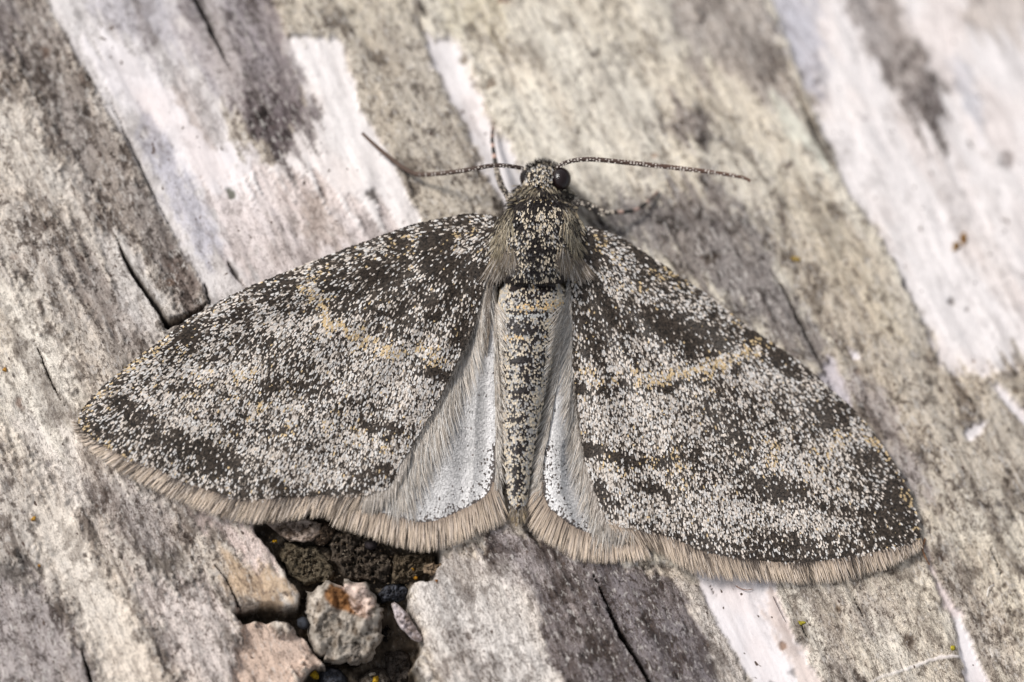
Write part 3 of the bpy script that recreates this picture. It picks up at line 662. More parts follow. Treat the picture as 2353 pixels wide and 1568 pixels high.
ringx = x0+w*np.cos(ph); bh = zc+(t-zc)*np.sin(ph); ringy = np.repeat(ys[:, None], NP, 1)
Vb = P3(ringx.ravel(), ringy.ravel(), bh.ravel()); nr = len(ys)
a = np.arange(NP); b = (a+1) % NP
q = np.vstack([np.stack([k*NP+a, k*NP+b, (k+1)*NP+b, (k+1)*NP+a], 1) for k in range(nr-1)])
ends = [np.stack([a*0+len(Vb), b, a], 1), np.stack([a*0+len(Vb)+1, (nr-1)*NP+a, (nr-1)*NP+b], 1)]
Vb = np.vstack([Vb, Vb[:NP].mean(0)[None], Vb[-NP:].mean(0)[None]])
bc = np.zeros((len(Vb), 3)); bc[:] = srgb((58, 50, 46)); pyv = np.concatenate([ringy.ravel(), [372, 1204]])
bc[pyv > 655] = srgb((176, 164, 144))
body = make_mesh('body', Vb, [q, np.vstack(ends)], M_MEMB, None, bc); attach(body, moth)
body['label'] = 'furry speckled head, thorax and tapering banded abdomen'

# --- wings
L_COSTA = [(1160, 512), (1140, 498), (1100, 492), (1060, 494), (1010, 503), (950, 517), (880, 541), (800, 570), (720, 600), (640, 632), (560, 665), (490, 700), (430, 735), (380, 775), (330, 812), (280, 850), (235, 890), (203, 925), (182, 952), (178, 972)]
L_OUT = [(178, 972), (195, 995), (222, 1016), (286, 1051), (356, 1078), (410, 1105), (475, 1127), (529, 1143), (582, 1150), (663, 1146), (744, 1141), (814, 1138), (852, 1132), (892, 1120)]
L_IN = [(892, 1120), (912, 1090), (920, 1060), (936, 1040), (954, 1008), (986, 957), (1018, 897), (1045, 838), (1067, 795), (1089, 741), (1107, 677), (1121, 634), (1133, 596), (1165, 560)]
R_COSTA = [(1300, 520), (1320, 516), (1342, 520), (1382, 528), (1429, 548), (1475, 577), (1528, 612), (1580, 647), (1638, 688), (1696, 734), (1754, 775), (1807, 810), (1859, 850), (1911, 897), (1958, 938), (1993, 978), (2027, 1025), (2062, 1077), (2091, 1135), (2108, 1193), (2116, 1236)]
R_OUT = [(2116, 1236), (2103, 1246), (2080, 1255), (2022, 1267), (1934, 1284), (1847, 1295), (1760, 1292), (1673, 1281), (1615, 1269), (1568, 1248), (1498, 1224), (1440, 1211), (1394, 1196)]
R_IN = [(1394, 1196), (1380, 1165), (1362, 1115), (1344, 1055), (1338, 1013), (1328, 934), (1321, 889), (1316, 830), (1317, 778), (1315, 698), (1311, 653), (1306, 600), (1285, 550)]
LF = np.vstack([resample(L_COSTA, 40)[:-1], resample(L_OUT, 30)[:-1], resample(L_IN, 30)[:-1]])
RF = np.vstack([resample(R_COSTA, 40)[:-1], resample(R_OUT, 30)[:-1], resample(R_IN, 30)[:-1]])
LH_OUT = [(800, 1128), (830, 1160), (862, 1177), (919, 1192), (971, 1203), (1013, 1195), (1055, 1177), (1100, 1154), (1124, 1133), (1134, 1109), (1141, 1060), (1143, 1020)]
LH = np.vstack([resample(LH_OUT, 30)[:-1], resample([(1143, 1020), (1145, 960), (1146, 900), (1144, 800), (1143, 700), (1144, 640), (1150, 600)], 16)[:-1], resample([(1150, 600), (1110, 610), (1060, 740), (960, 920), (860, 1060), (800, 1128)], 16)[:-1]])
RH_OUT = [(1243, 1040), (1243, 1085), (1247, 1136), (1260, 1167), (1281, 1186), (1314, 1210), (1338, 1222), (1371, 1232), (1420, 1240), (1470, 1235)]
RH = np.vstack([resample(RH_OUT, 30)[:-1], resample([(1470, 1235), (1420, 1080), (1380, 900), (1340, 740), (1318, 620), (1306, 590)], 16)[:-1], resample([(1306, 590), (1302, 660), (1296, 740), (1284, 830), (1274, 900), (1262, 980), (1243, 1040)], 16)[:-1]])

LROOT = np.array([1165., 525.]); RROOT = np.array([1290., 530.])
def wing_frame(px, py, side):
    root = LROOT if side < 0 else RROOT
    dx = (px-root[0])*side; dy = py-root[1]
    return dx, dy, np.hypot(dx, dy), np.arctan2(dy, dx)
def fore_h(px, py, side):
    dx, dy, r, th = wing_frame(px, py, side)
    h = .34+1.5*np.exp(-np.clip(r-20, 0, None)/330)
    h = h+.075*np.sin(th*24+1.0)*sstep(90, 420, r)+(fbm(px/90, py/90, 140, 2)-.5)*.12
    h = h-.25*sstep(.75, 1.4, th)*np.exp(-((r-330)/260)**2)*.6
    dc, _ = polydist(px, py, L_COSTA[::2] if side < 0 else R_COSTA[::2])
    return h-.16*np.exp(-dc/16)
def hind_h(px, py, side):
    s_ = (px-1215)*side
    py_ = np.asarray(py)
    ridge = np.interp(py_, [600, 700, 900, 1030, 1130, 1240], [1130, 1128, 1124, 1128, 1118, 1100] if side < 0 else [1305, 1306, 1281, 1260, 1262, 1300])
    d = (px-ridge)*side
    top = np.interp(py_, [600, 760, 1000, 1240], [1.3, 1.15, .95, .45])
    h = .26+(top-.26)*np.exp(-np.abs(d/30)**1.6)*1.0
    h = h+.075*np.sin(d/12)*np.exp(-d*d/12000)
    fh = fore_h(px, py, side)-.12
    return np.minimum(h, fh)

def mid_poly(P): return P.mean(0)
def membrane(name, poly, hf, rgb, center, parent):
    o = slab(name, poly, .04, 0, flatcol(rgb, .1, 30, 1), M_MEMB, None, nr=40, na=260, rough=0, hfun=hf, center=center, smooth=False)
    attach(o, parent); return o
foreL = membrane('forewing', LF, lambda x, y: fore_h(x, y, -1), (54, 46, 39), (690, 890), moth)
foreR = membrane('forewing', RF, lambda x, y: fore_h(x, y, 1), (54, 46, 39), (1630, 1010), moth)
hindL = membrane('hindwing', LH, lambda x, y: hind_h(x, y, -1), (190, 188, 190), (1060, 960), moth)
hindR = membrane('hindwing', RH, lambda x, y: hind_h(x, y, 1), (190, 188, 190), (1318, 960), moth)
foreL['label'] = 'left speckled grey-brown forewing, seen from above'; foreR['label'] = 'right speckled grey-brown forewing with zigzag ochre band'
hindL['label'] = 'left pale silky hindwing, mostly uncovered'; hindR['label'] = 'right pale hindwing, a narrow strip showing'

# --- scales: every scale a small rounded tile of its own
def scales(name, px, py, dx, dy, length, width, hfun, col, lift0, lift1, parent, mat=M_SCALE, tipdark=None, tilt=.0):
    n = len(px); L = np.hypot(dx, dy)+1e-9; dx = dx/L; dy = dy/L; nx_, ny_ = -dy, dx
    fr = [(0.0, .32), (.35, .5), (.8, .5), (1.0, .22)]
    vs = []
    for k, (t, wv) in enumerate(fr):
        for sgn in (-1, 1):
            X = px+dx*length*t+nx_*width*wv*sgn; Y = py+dy*length*t+ny_*width*wv*sgn
            H = hfun(X, Y)+lift0+(lift1-lift0)*t+tilt*sgn
            vs.append(P3(X, Y, H))
        # slight trough across each scale comes from the smooth normals
    V = np.stack(vs, 1).reshape(-1, 3)
    b = (np.arange(n)*8)[:, None]
    F = np.vstack([b+np.array([[2*k, 2*k+1, 2*k+3, 2*k+2]]) for k in range(3)])
    F = F[:, ::-1]
    C = np.repeat(col[:, None, :], 8, 1)
    if tipdark is not None: C[:, 6:, :] *= tipdark
    o = make_mesh(name, V, F, mat, None, C.reshape(-1, 3)); attach(o, parent); o['kind'] = 'stuff'
    return o

def scatter(poly, sp_along, sp_across, ang=.9, margin=0, jit=.45):
    poly = np.asarray(poly); lo = poly.min(0)-5; hi = poly.max(0)+5
    c = (lo+hi)/2; R = np.hypot(*(hi-lo))/2
    u = np.arange(-R, R, sp_along); v = np.arange(-R, R, sp_across)
    U, Vv = np.meshgrid(u, v); U = U+(np.arange(len(v)) % 2)[:, None]*sp_along*.5
    U = U+(rng.random(U.shape)-.5)*sp_along*jit*2; Vv = Vv+(rng.random(U.shape)-.5)*sp_across*jit*2
    X = c[0]+U*math.cos(ang)-Vv*math.sin(ang); Y = c[1]+U*math.sin(ang)+Vv*math.cos(ang)
    X = X.ravel(); Y = Y.ravel()
    m = (X > lo[0]) & (X < hi[0]) & (Y > lo[1]) & (Y < hi[1]); X = X[m]; Y = Y[m]
    m = inside(X, Y, poly); return X[m], Y[m]

def wing_dir(px, py, side):
    root = LROOT if side < 0 else RROOT
    vx = px-root[0]; vy = py-root[1]; r = np.hypot(vx, vy)+1e-6
    d, _ = polydist(px, py, L_COSTA if side < 0 else R_COSTA)
    w = .12+.78*sstep(0, 190, d)
    X = vx/r; Y = vy/r+w
    j = (rng.random(len(px))-.5)*.22; L = np.hypot(X, Y); X /= L; Y /= L
    return X-Y*j, Y+X*j

def gauss(px, py, blobs):
    s = np.zeros(len(px))
    for x, y, rx, ry, a, val in blobs:
        ca, sa = math.cos(math.radians(a)), math.sin(math.radians(a))
        u = ((px-x)*ca+(py-y)*sa)/rx; v = (-(px-x)*sa+(py-y)*ca)/ry
        s += val*np.exp(-(u*u+v*v))
    return s
def line(px, py, pts, w, val, wob=0):
    n = (fbm(px/16, py/16, 19, 2)-.5)*wob
    d, _ = polydist(px+n, py+n, pts); return val*np.exp(-(d/w)**2)

def left_pattern(px, py):
    D = gauss(px, py, [  # x, y, rx, ry, angle, darkness
        (1010, 560, 150, 60, -5, .22), (960, 700, 160, 70, 12, .20), (1090, 640, 40, 60, 0, .25), (820, 625, 100, 34, -25, .22), (660, 668, 55, 26, -40, .34), (745, 640, 40, 28, -30, .25),
        (985, 568, 50, 26, -10, .2), (1000, 620, 120, 22, 0, .12), (448, 758, 46, 24, -50, .42), (415, 800, 40, 18, -60, .2), (486, 840, 34, 12, -60, .32), (625, 898, 26, 10, -55, .36), (551, 985, 30, 12, -60, .3),
        (779, 935, 30, 14, -30, .3), (690, 880, 90, 40, 20, .12), (502, 1062, 70, 34, 20, .34), (297, 940, 46, 24, 10, .34), (380, 1000, 70, 30, 20, .26), (240, 990, 50, 22, 30, .3),
        (430, 880, 80, 36, 30, .1), (860, 800, 60, 26, 30, -.05), (990, 842, 34, 11, 32, .5), (1022, 858, 22, 12, 40, .55), (905, 988, 55, 13, 4, .4), (840, 975, 36, 12, 30, .25), (780, 1010, 60, 22, 0, .14),
        (880, 1078, 46, 12, 22, .36), (820, 1100, 60, 14, 10, .2), (640, 1110, 90, 14, 10, .22), (1070, 760, 26, 30, 0, .2), (720, 1020, 80, 20, 20, .12), (600, 790, 120, 30, 15, .05), (560, 720, 90, 20, -25, .16)])
    D += line(px, py, [(450, 1112), (530, 1140), (600, 1146), (700, 1140), (800, 1132), (850, 1126)], 7, .42)
    D -= gauss(px, py, [(700, 655, 50, 18, -20, .4), (945, 600, 40, 18, -20, .15), (640, 740, 70, 22, 15, .18), (700, 790, 110, 24, 35, .16), (529, 850, 60, 22, -10, .3), (460, 855, 40, 24, 0, .24), (380, 860, 60, 20, -40, .18),
                        (925, 1045, 46, 20, 20, .55), (830, 1015, 60, 22, 10, .3), (740, 1000, 40, 40, 20, .15), (960, 920, 50, 60, 20, .38), (900, 860, 70, 50, 20, .22), (830, 890, 80, 50, 10, .12), (660, 1065, 80, 40, 15, .22),
                        (420, 940, 80, 24, 20, .22), (480, 990, 60, 20, 20, .2), (760, 1090, 80, 30, 0, .2), (890, 560, 40, 18, -20, .2), (1070, 560, 30, 18, -30, .2), (990, 780, 60, 26, 30, .15), (1075, 690, 24, 22, 0, .2), (300, 880, 60, 16, -45, .22), (600, 940, 60, 30, 0, .1)])
    D -= line(px, py, [(716, 662), (745, 730), (800, 760), (850, 790), (900, 800), (960, 805), (1030, 850)], 13, .45, 20)
    O = line(px, py, [(690, 668), (738, 690), (752, 730), (800, 752), (832, 778), (884, 806), (930, 795)], 13, .9, 30)
    O += line(px, py, [(958, 795), (985, 815), (1020, 832)], 13, .95, 20)
    O += gauss(px, py, [(918, 562, 36, 14, -10, .9), (1064, 540, 30, 11, -20, .8), (970, 607, 24, 10, -10, .5), (430, 815, 22, 14, -60, .8), (460, 880, 26, 12, -50, .6), (562, 870, 40, 13, -45, .75), (596, 928, 28, 11, -60, .65),
                        (662, 982, 26, 11, -70, .6), (772, 966, 26, 15, -70, .7), (832, 982, 26, 13, -70, .6), (640, 1000, 26, 12, -60, .3), (890, 1020, 30, 14, 0, .35), (735, 640, 20, 12, 0, .5)])
    d, _ = polydist(px, py, [(178, 972), (203, 925), (280, 850), (380, 775)]); O += .75*np.exp(-(d/12)**2)
    d, _ = polydist(px, py, [(178, 972), (222, 1016), (286, 1051)]); O += .6*np.exp(-(d/10)**2)
    return D, O

def right_pattern(px, py):
    D = gauss(px, py, [
        (1350, 570, 50, 50, 0, .25), (1470, 590, 60, 16, 30, .26), (1570, 655, 60, 22, 40, .24), (1440, 620, 40, 20, 20, .2), (1345, 640, 30, 40, 0, .3), (1500, 745, 170, 38, 12, .26), (1380, 720, 60, 40, 0, .2), (1620, 775, 110, 36, 18, .22),
        (1690, 730, 60, 18, 40, .1), (1360, 790, 40, 24, 0, .26), (1765, 800, 46, 24, 35, .5), (1820, 850, 60, 20, 40, .2), (1340, 895, 40, 16, -10, .6), (1390, 880, 26, 12, -30, .4), (1450, 868, 30, 11, 10, .3), (1568, 878, 40, 12, -10, .5), (1510, 885, 30, 11, 0, .3), (1660, 862, 60, 12, -14, .2),
        (1625, 935, 44, 14, 60, .36), (1700, 1010, 50, 18, 60, .38), (1790, 935, 130, 36, 30, .18), (1680, 900, 60, 30, 30, .2), (1370, 1040, 46, 14, 12, .6), (1450, 1056, 50, 13, 5, .4), (1530, 1050, 60, 20, 0, .16), (1620, 1060, 70, 30, 0, .12), (1940, 955, 46, 20, -8, .62), (1890, 930, 40, 20, 20, .3),
        (1812, 1118, 50, 36, 20, .4), (1740, 1130, 50, 40, 0, .25), (2050, 1130, 50, 90, -25, .26), (1980, 1040, 40, 46, 0, .25), (2030, 1200, 70, 46, 10, .36), (1850, 1245, 130, 24, 3, .3), (1380, 1130, 44, 16, 20, .42), (1470, 1110, 50, 16, 20, .3), (1520, 1130, 40, 18, 30, .25), (1600, 1230, 60, 18, 20, .2), (1400, 1165, 30, 14, 0, .25), (1960, 1170, 80, 30, 20, .14)])
    D += line(px, py, [(1500, 1222), (1570, 1244), (1620, 1266), (1680, 1278), (1760, 1288), (1850, 1290), (1940, 1279), (2030, 1262)], 8, .45)
    D -= gauss(px, py, [(1405, 650, 50, 18, 10, .3), (1626, 688, 40, 18, 40, .25), (1690, 735, 30, 12, 40, .2), (1420, 590, 30, 14, 40, .3), (1430, 945, 110, 50, 0, .28), (1360, 960, 36, 44, 0, .2), (1560, 940, 50, 50, 0, .16), (1620, 880, 70, 18, -10, .26), (1720, 870, 70, 20, 10, .3), (1740, 920, 60, 20, 20, .15),
                        (1375, 1085, 40, 16, 20, .5), (1480, 1085, 60, 18, 10, .35), (1400, 1110, 40, 14, 20, .3), (1570, 1060, 40, 30, 0, .2), (1818, 1071, 80, 24, 25, .5), (1890, 1110, 50, 26, 25, .3), (1730, 1180, 130, 34, 10, .34), (1880, 1190, 60, 30, 0, .26), (1560, 1180, 110, 36, 15, .3), (1440, 1180, 50, 22, 15, .25),
                        (1985, 985, 46, 28, 40, .4), (1930, 1020, 40, 40, 20, .3), (1880, 900, 30, 14, 40, .25), (1650, 1140, 60, 50, 0, .15), (1960, 1110, 30, 40, 0, .12), (1850, 990, 60, 40, 0, .05)])
    zig = [(1736, 802), (1700, 812), (1670, 834), (1640, 836), (1612, 850), (1580, 858), (1552, 860), (1520, 868), (1487, 872), (1462, 850), (1435, 846), (1410, 862), (1378, 866), (1334, 850)]
    D -= line(px, py, zig, 15, .5, 20); D -= line(px, py, [(1334, 842), (1400, 842), (1440, 832)], 8, .4)
    D += line(px, py, [(1336, 856), (1400, 854)], 4, .6)
    O = line(px, py, zig[:9], 14, 1.0, 26)+line(px, py, zig[8:], 11, .55, 20)
    O += gauss(px, py, [(1388, 570, 40, 11, 40, .8), (1522, 636, 36, 13, 20, .85), (1458, 664, 26, 11, 20, .6), (1740, 790, 30, 11, 20, .6), (1777, 1032, 15, 32, 0, .75), (1928, 1012, 18, 18, 0, .7), (1493, 1056, 26, 12, 0, .6), (1552, 1060, 13, 28, 0, .65), (1700, 1050, 14, 20, 0, .3), (1690, 735, 18, 9, 40, .5), (1860, 1050, 14, 24, 0, .4),
                        (1900, 1070, 14, 24, 0, .3), (1400, 1075, 40, 16, 0, .4), (1580, 1110, 20, 20, 0, .3)])
    d, _ = polydist(px, py, [(1993, 978), (2062, 1077), (2108, 1193), (2116, 1236)]); O += .85*np.exp(-(d/12)**2)
    return D, O

def speckle(px, py, D, O, seed, bias=0.0):
    n = len(px)
    c1 = fbm(px/11, py/11, seed, 2)-.5; c2 = fbm(px/34, py/34, seed+5, 2)-.5
    sc = .53+bias+0.88*D+.20*c1+.36*c2
    p = np.clip(.25+.70*(.5*sstep(.10, .95, sc)+.5*sstep(.32, .80, sc)), 0, 1)
    dark = rng.random(n) < p
    t = rng.random(n)
    cd = srgb((62, 53, 45))*(.28+1.15*t)[:, None]
    cl = srgb((226, 221, 216))*(.58+.46*rng.random(n))[:, None]
    warm = (rng.random(n) < .55)[:, None]; cl = np.where(warm, cl*np.array([1.03, .955, .88]), cl)
    mid = rng.random(n) < .16
    cm = srgb((128, 117, 106))*(.8+.4*rng.random(n))[:, None]
    c = np.where(dark[:, None], cd, cl); c = np.where((mid & ~dark)[:, None], cm, c)
    O = O*(.45+1.1*sstep(.38, .62, fbm(px/15, py/15, seed+9, 2)))+.02
    oc = (rng.random(n) < np.clip(O, 0, .95)*np.where(dark, .26, .58))
    co = srgb((206, 180, 138))*(.75+.4*rng.random(n))[:, None]
    return np.where(oc[:, None], co, c), dark

def wing_scales(poly, side, pat, parent, seed):
    X, Y = scatter(poly, 4.3, 2.8, 2.2 if side < 0 else 1.1)
    dx, dy = wing_dir(X, Y, side)
    wa = 46*(fbm(X/26, Y/26, seed+21, 3, .6)-.5); wb = 46*(fbm(X/26, Y/26, seed+31, 3, .6)-.5)
    D, O = pat(X+wa, Y+wb); c, dark = speckle(X, Y, D, O, seed)
    n = len(X)
    ln = 7.4+2.6*rng.random(n)+np.where(dark, -.6, 2.2); wd = np.where(dark, 3.7, 2.7)+1.0*rng.random(n)
    lift = .022*rng.random(n)+np.where(dark, 0, .003)
    scales('wing_scales', X-dx*4, Y-dy*4, dx, dy, ln, wd, lambda a, b: fore_h(a, b, side), c, .022+lift+.01*rng.random(n), .052+lift+.02*rng.random(n), parent)
wing_scales(LF, -1, left_pattern, foreL, 201)
wing_scales(RF, 1, right_pattern, foreR, 301)

# hindwing scales
RIDGE = {-1: [1130, 1128, 1124, 1128, 1118, 1100], 1: [1305, 1306, 1281, 1260, 1262, 1300]}
def hind_scales(poly, side, parent, seed, outer):
    X, Y = scatter(poly, 4.2, 3.0, 1.57)
    d, _ = polydist(X, Y, outer)
    p = .006+.92*np.exp(-(d/7.0)**2)+.34*np.exp(-(d/32)**2)*(fbm(X/9, Y/9, seed, 2) > .52)+.05*(fbm(X/20, Y/30, seed+3, 2) > .66)
    sx = 1138 if side < 0 else 1252
    p += .7*np.exp(-(((X-sx)/7)**2+((Y-(1030 if side < 0 else 1040))/9)**2))
    dark = rng.random(len(X)) < p
    c = np.where(dark[:, None], srgb((92, 84, 80))*(.6+.8*rng.random(len(X)))[:, None], srgb((224, 221, 219))*((.44+.34*rng.random(len(X)))+.42*np.exp(-((X-np.interp(Y, [600, 700, 900, 1030, 1130, 1240], RIDGE[side]))/13)**2)+.18*sstep(1040, 1130, Y))[:, None])
    j = (rng.random(len(X))-.5)*.3
    n = len(X)
    scales('wing_scales', X, Y-3, j+.1*side, np.ones(n), 6.5+2*rng.random(n), 3.4+rng.random(n), lambda a, b: hind_h(a, b, side), c, .02+.01*rng.random(n), .045+.02*rng.random(n), parent)
hind_scales(LH, -1, hindL, 401, LH_OUT)
hind_scales(RH, 1, hindR, 451, RH_OUT)

# --- hairs: ribbons with a root colour and a tip colour
def hairs(name, path, hpath, width, c0, c1, parent, mat=M_HAIR):
    """path (N,K,2) px, hpath (N,K) mm, width (N,) px"""
    n, K, _ = path.shape
    d = np.gradient(path, axis=1); L = np.hypot(d[..., 0], d[..., 1])+1e-9
    nx_ = -d[..., 1]/L; ny_ = d[..., 0]/L
    t = np.linspace(0, 1, K); wp = np.interp(t, [0, .5, .85, 1], [.8, 1.0, .75, .12])
    w = width[:, None]*wp[None]*.5
    X = np.stack([path[..., 0]-nx_*w, path[..., 0]+nx_*w], -1); Y = np.stack([path[..., 1]-ny_*w, path[..., 1]+ny_*w], -1)
    H = np.repeat(hpath[..., None], 2, -1)
    V = P3(X.ravel(), Y.ravel(), H.ravel())
    C = (c0[:, None, :]*(1-t)[None, :, None]+c1[:, None, :]*t[None, :, None])
    C = np.repeat(C[:, :, None, :], 2, 2).reshape(-1, 3)
    b = (np.arange(n)*K*2)[:, None]
    F = np.vstack([b+np.array([[2*k, 2*k+2, 2*k+3, 2*k+1]]) for k in range(K-1)])
    o = make_mesh(name, V, F, mat, None, C); attach(o, parent); o['kind'] = 'stuff'; return o

def fringe(name, inner, outer, n, hf, parent, darkfun, seed, inset=3, K=5, h_end=.22, lenj=.46, wd=1.35, dk1=(146, 130, 114)):
    t = np.sort(rng.random(n)); t = t[(vnoise(t*150, t*0+seed, seed) > .2) | (rng.random(n) < .45)]; n = len(t); a = resample(inner, t); b = resample(outer, np.clip(t+(rng.random(n)-.5)*.012, 0, 1))
    v = (b-a)*.96; f = 1-lenj*rng.random(n)**1.5*1.6+.05*rng.random(n)
    clump = (vnoise(t*90, t*0, seed)-.5)
    start = a-v/np.hypot(v[:, 0], v[:, 1])[:, None]*inset*rng.random(n)[:, None]
    end = a+v*f[:, None]+np.stack([clump*4+(rng.random(n)-.5)*7, clump*2], 1)
    u = np.linspace(0, 1, K)
    path = start[:, None]*(1-u)[None, :, None]+end[:, None]*u[None, :, None]
    bend = (rng.random(n)-.5)*5+clump*2
    path[..., 0] += (np.sin(u*math.pi)[None]*bend[:, None])
    h0 = hf(start[:, 0], start[:, 1])
    lvl = rng.random(n)*.18; bright = (.42+.86*lvl/.18)[:, None]  # low strands darker, upper ones lighter: highlight and shadow put into strand colour
    hp = h0[:, None]*(1-u)[None]+(h_end+lvl)[:, None]*u[None]+.03*np.sin(u*math.pi)[None]+lvl[:, None]*.6
    dk = darkfun(t)
    isd = rng.random(n) < dk
    c1 = np.where(isd[:, None], srgb(dk1), srgb((222, 203, 181)))*bright
    c0 = np.where(isd[:, None], srgb((70, 62, 57)), srgb((150, 133, 118)))*bright
    pale = (rng.random(n) < .25)[:, None]; c1 = np.where(pale, srgb((232, 216, 200))*bright, c1)
    return hairs(name, path, hp, wd*(.7+.6*rng.random(n)), c0, c1, parent)
bands = lambda k, lo, hi: (lambda t: lo+(hi-lo)*(np.sin(t*k)*.5+.5)**1.5)
L_FR_OUT = [(163, 968), (172, 1000), (206, 1038), (260, 1083), (340, 1126), (421, 1164), (486, 1190), (561, 1207), (636, 1205), (733, 1194), (760, 1200), (790, 1186), (830, 1176)]
fringe('wing_fringe', L_OUT[:-1], L_FR_OUT, 3300, lambda x, y: fore_h(x, y, -1)-.03, foreL, bands(36, .12, .85), 500)
fringe('wing_fringe', L_OUT[1:-2], [(0.45*p[0]+.55*q[0], .45*p[1]+.55*q[1]) for p, q in zip(resample(L_OUT[1:-2], 14), resample(L_FR_OUT[1:-1], 14))], 900, lambda x, y: fore_h(x, y, -1), foreL, bands(36, .5, 1.0), 510, wd=1.35, dk1=(92, 82, 74))
R_FR_OUT = [(2122, 1262), (2109, 1272), (2051, 1306), (1963, 1335), (1876, 1347), (1789, 1344), (1702, 1341), (1638, 1335), (1592, 1323), (1545, 1297), (1500, 1270), (1450, 1254), (1420, 1246)]
fringe('wing_fringe', R_OUT, R_FR_OUT, 3200, lambda x, y: fore_h(x, y, 1)-.03, foreR, bands(38, .1, .7), 520)
fringe('wing_fringe', R_OUT[1:], [(0.45*p[0]+.55*q[0], .45*p[1]+.55*q[1]) for p, q in zip(resample(R_OUT[1:], 14), resample(R_FR_OUT[1:], 14))], 800, lambda x, y: fore_h(x, y, 1), foreR, bands(38, .35, .95), 530, wd=1.35, dk1=(92, 82, 74))
LH_FR_IN = [(790, 1130), (830, 1160), (862, 1177), (919, 1192), (971, 1203), (1013, 1195), (1055, 1177), (1100, 1154), (1124, 1133), (1134, 1109)]
LH_FR_OUT = [(755, 1212), (800, 1226), (841, 1240), (905, 1259), (959, 1272), (1013, 1268), (1067, 1249), (1110, 1230), (1148, 1215), (1172, 1200)]
fringe('wing_fringe', LH_FR_IN, LH_FR_OUT, 2300, lambda x, y: hind_h(x, y, -1), hindL, bands(23, .02, .25), 540, h_end=.12, wd=1.4)
RH_FR_IN = [(1246, 1110), (1248, 1136), (1260, 1167), (1281, 1186), (1314, 1210), (1338, 1222), (1371, 1232), (1420, 1240), (1480, 1240)]
RH_FR_OUT = [(1196, 1170), (1200, 1200), (1225, 1232), (1266, 1260), (1314, 1290), (1350, 1297), (1382, 1300), (1430, 1298), (1500, 1290)]
fringe('wing_fringe', RH_FR_IN, RH_FR_OUT, 2000, lambda x, y: hind_h(x, y, 1), hindR, bands(20, .02, .3), 550, h_end=.12, wd=1.4)

def tuft(name, root_pts, n, ang, angj, length, lenj, hf0, dh, width, c0, c1, parent, spread=4, curl=0, K=6, follow=None):
    """hairs rooted along a polyline, pointing at ang degrees (0 = right, 90 = down in the picture plane)"""
    t = rng.random(n); a = resample(root_pts, t)+(rng.random((n, 2))-.5)*2*spread
    an = np.radians((ang(t) if callable(ang) else ang)+(rng.random(n)-.5)*2*angj)
    ln = (length(t) if callable(length) else length)*(1-lenj*rng.random(n))
    u = np.linspace(0, 1, K)
    th = an[:, None]+np.radians(curl)*(u[None]-.5)*(1+.5*(rng.random(n)-.5))[:, None]
    step = ln[:, None]/(K-1)
    path = np.zeros((n, K, 2)); path[:, 0] = a
    for k in range(1, K):
        path[:, k, 0] = path[:, k-1, 0]+np.cos(th[:, k])*step[:, 0]; path[:, k, 1] = path[:, k-1, 1]+np.sin(th[:, k])*step[:, 0]
    h0 = hf0(a[:, 0], a[:, 1])
    if follow is None:
        hp = h0[:, None]+(dh*u+.12*np.sin(u*math.pi)*min(1, abs(dh)*2+.4))[None]*(.7+.6*rng.random(n))[:, None]+.02
    else:
        hp = follow(path[..., 0].ravel(), path[..., 1].ravel()).reshape(n, K)+.05+.10*np.sin(u*2.2)[None]*(.4+rng.random(n))[:, None]
        hp[:, 0] = h0+.02
    pick0 = np.asarray(c0)[rng.integers(0, len(c0), n)]; pick1 = np.asarray(c1)[rng.integers(0, len(c1), n)]
    v = (.42+.8*rng.random(n))[:, None]
    return hairs(name, path, hp, width*(.7+.6*rng.random(n)), srgb(pick0)*v, srgb(pick1)*v, parent)

GREY = [(166, 156, 146), (206, 196, 186), (122, 110, 100)]; PALE = [(224, 216, 206), (212, 200, 186), (198, 186, 172)]
hl = lambda x, y: hind_h(x, y, -1); hr = lambda x, y: hind_h(x, y, 1)
# long hairs that hang from the forewing's inner edges over the hindwings
fl = lambda x, y: fore_h(x, y, -1); fr_ = lambda x, y: fore_h(x, y, 1)
tuft('inner_edge_hair', L_IN[1:-2], 3400, lambda t: 86+6*t, 17, lambda t: 150-50*t, .9, fl, -.30, 1.2, GREY+PALE[:2], PALE+[(230, 226, 220)], foreL, 5, 0, 6, hl)
tuft('inner_edge_hair', [(842, 1130), (892, 1120), (916, 1085), (940, 1035)], 520, 100, 11, 66, .5, fl, -.3, 1.7, GREY, PALE, foreL, 6)
tuft('inner_edge_hair', R_IN[:-2], 2400, lambda t: 96+14*t, 16, lambda t: 100-20*t, .9, fr_, -.30, 1.2, GREY+PALE[:2], PALE+[(230, 226, 220)], foreR, 5, 0, 6, hr)
tuft('inner_edge_hair', [(1450, 1212), (1394, 1196), (1370, 1140), (1345, 1060)], 480, 96, 11, 64, .5, fr_, -.3, 1.7, GREY, PALE, foreR, 6)
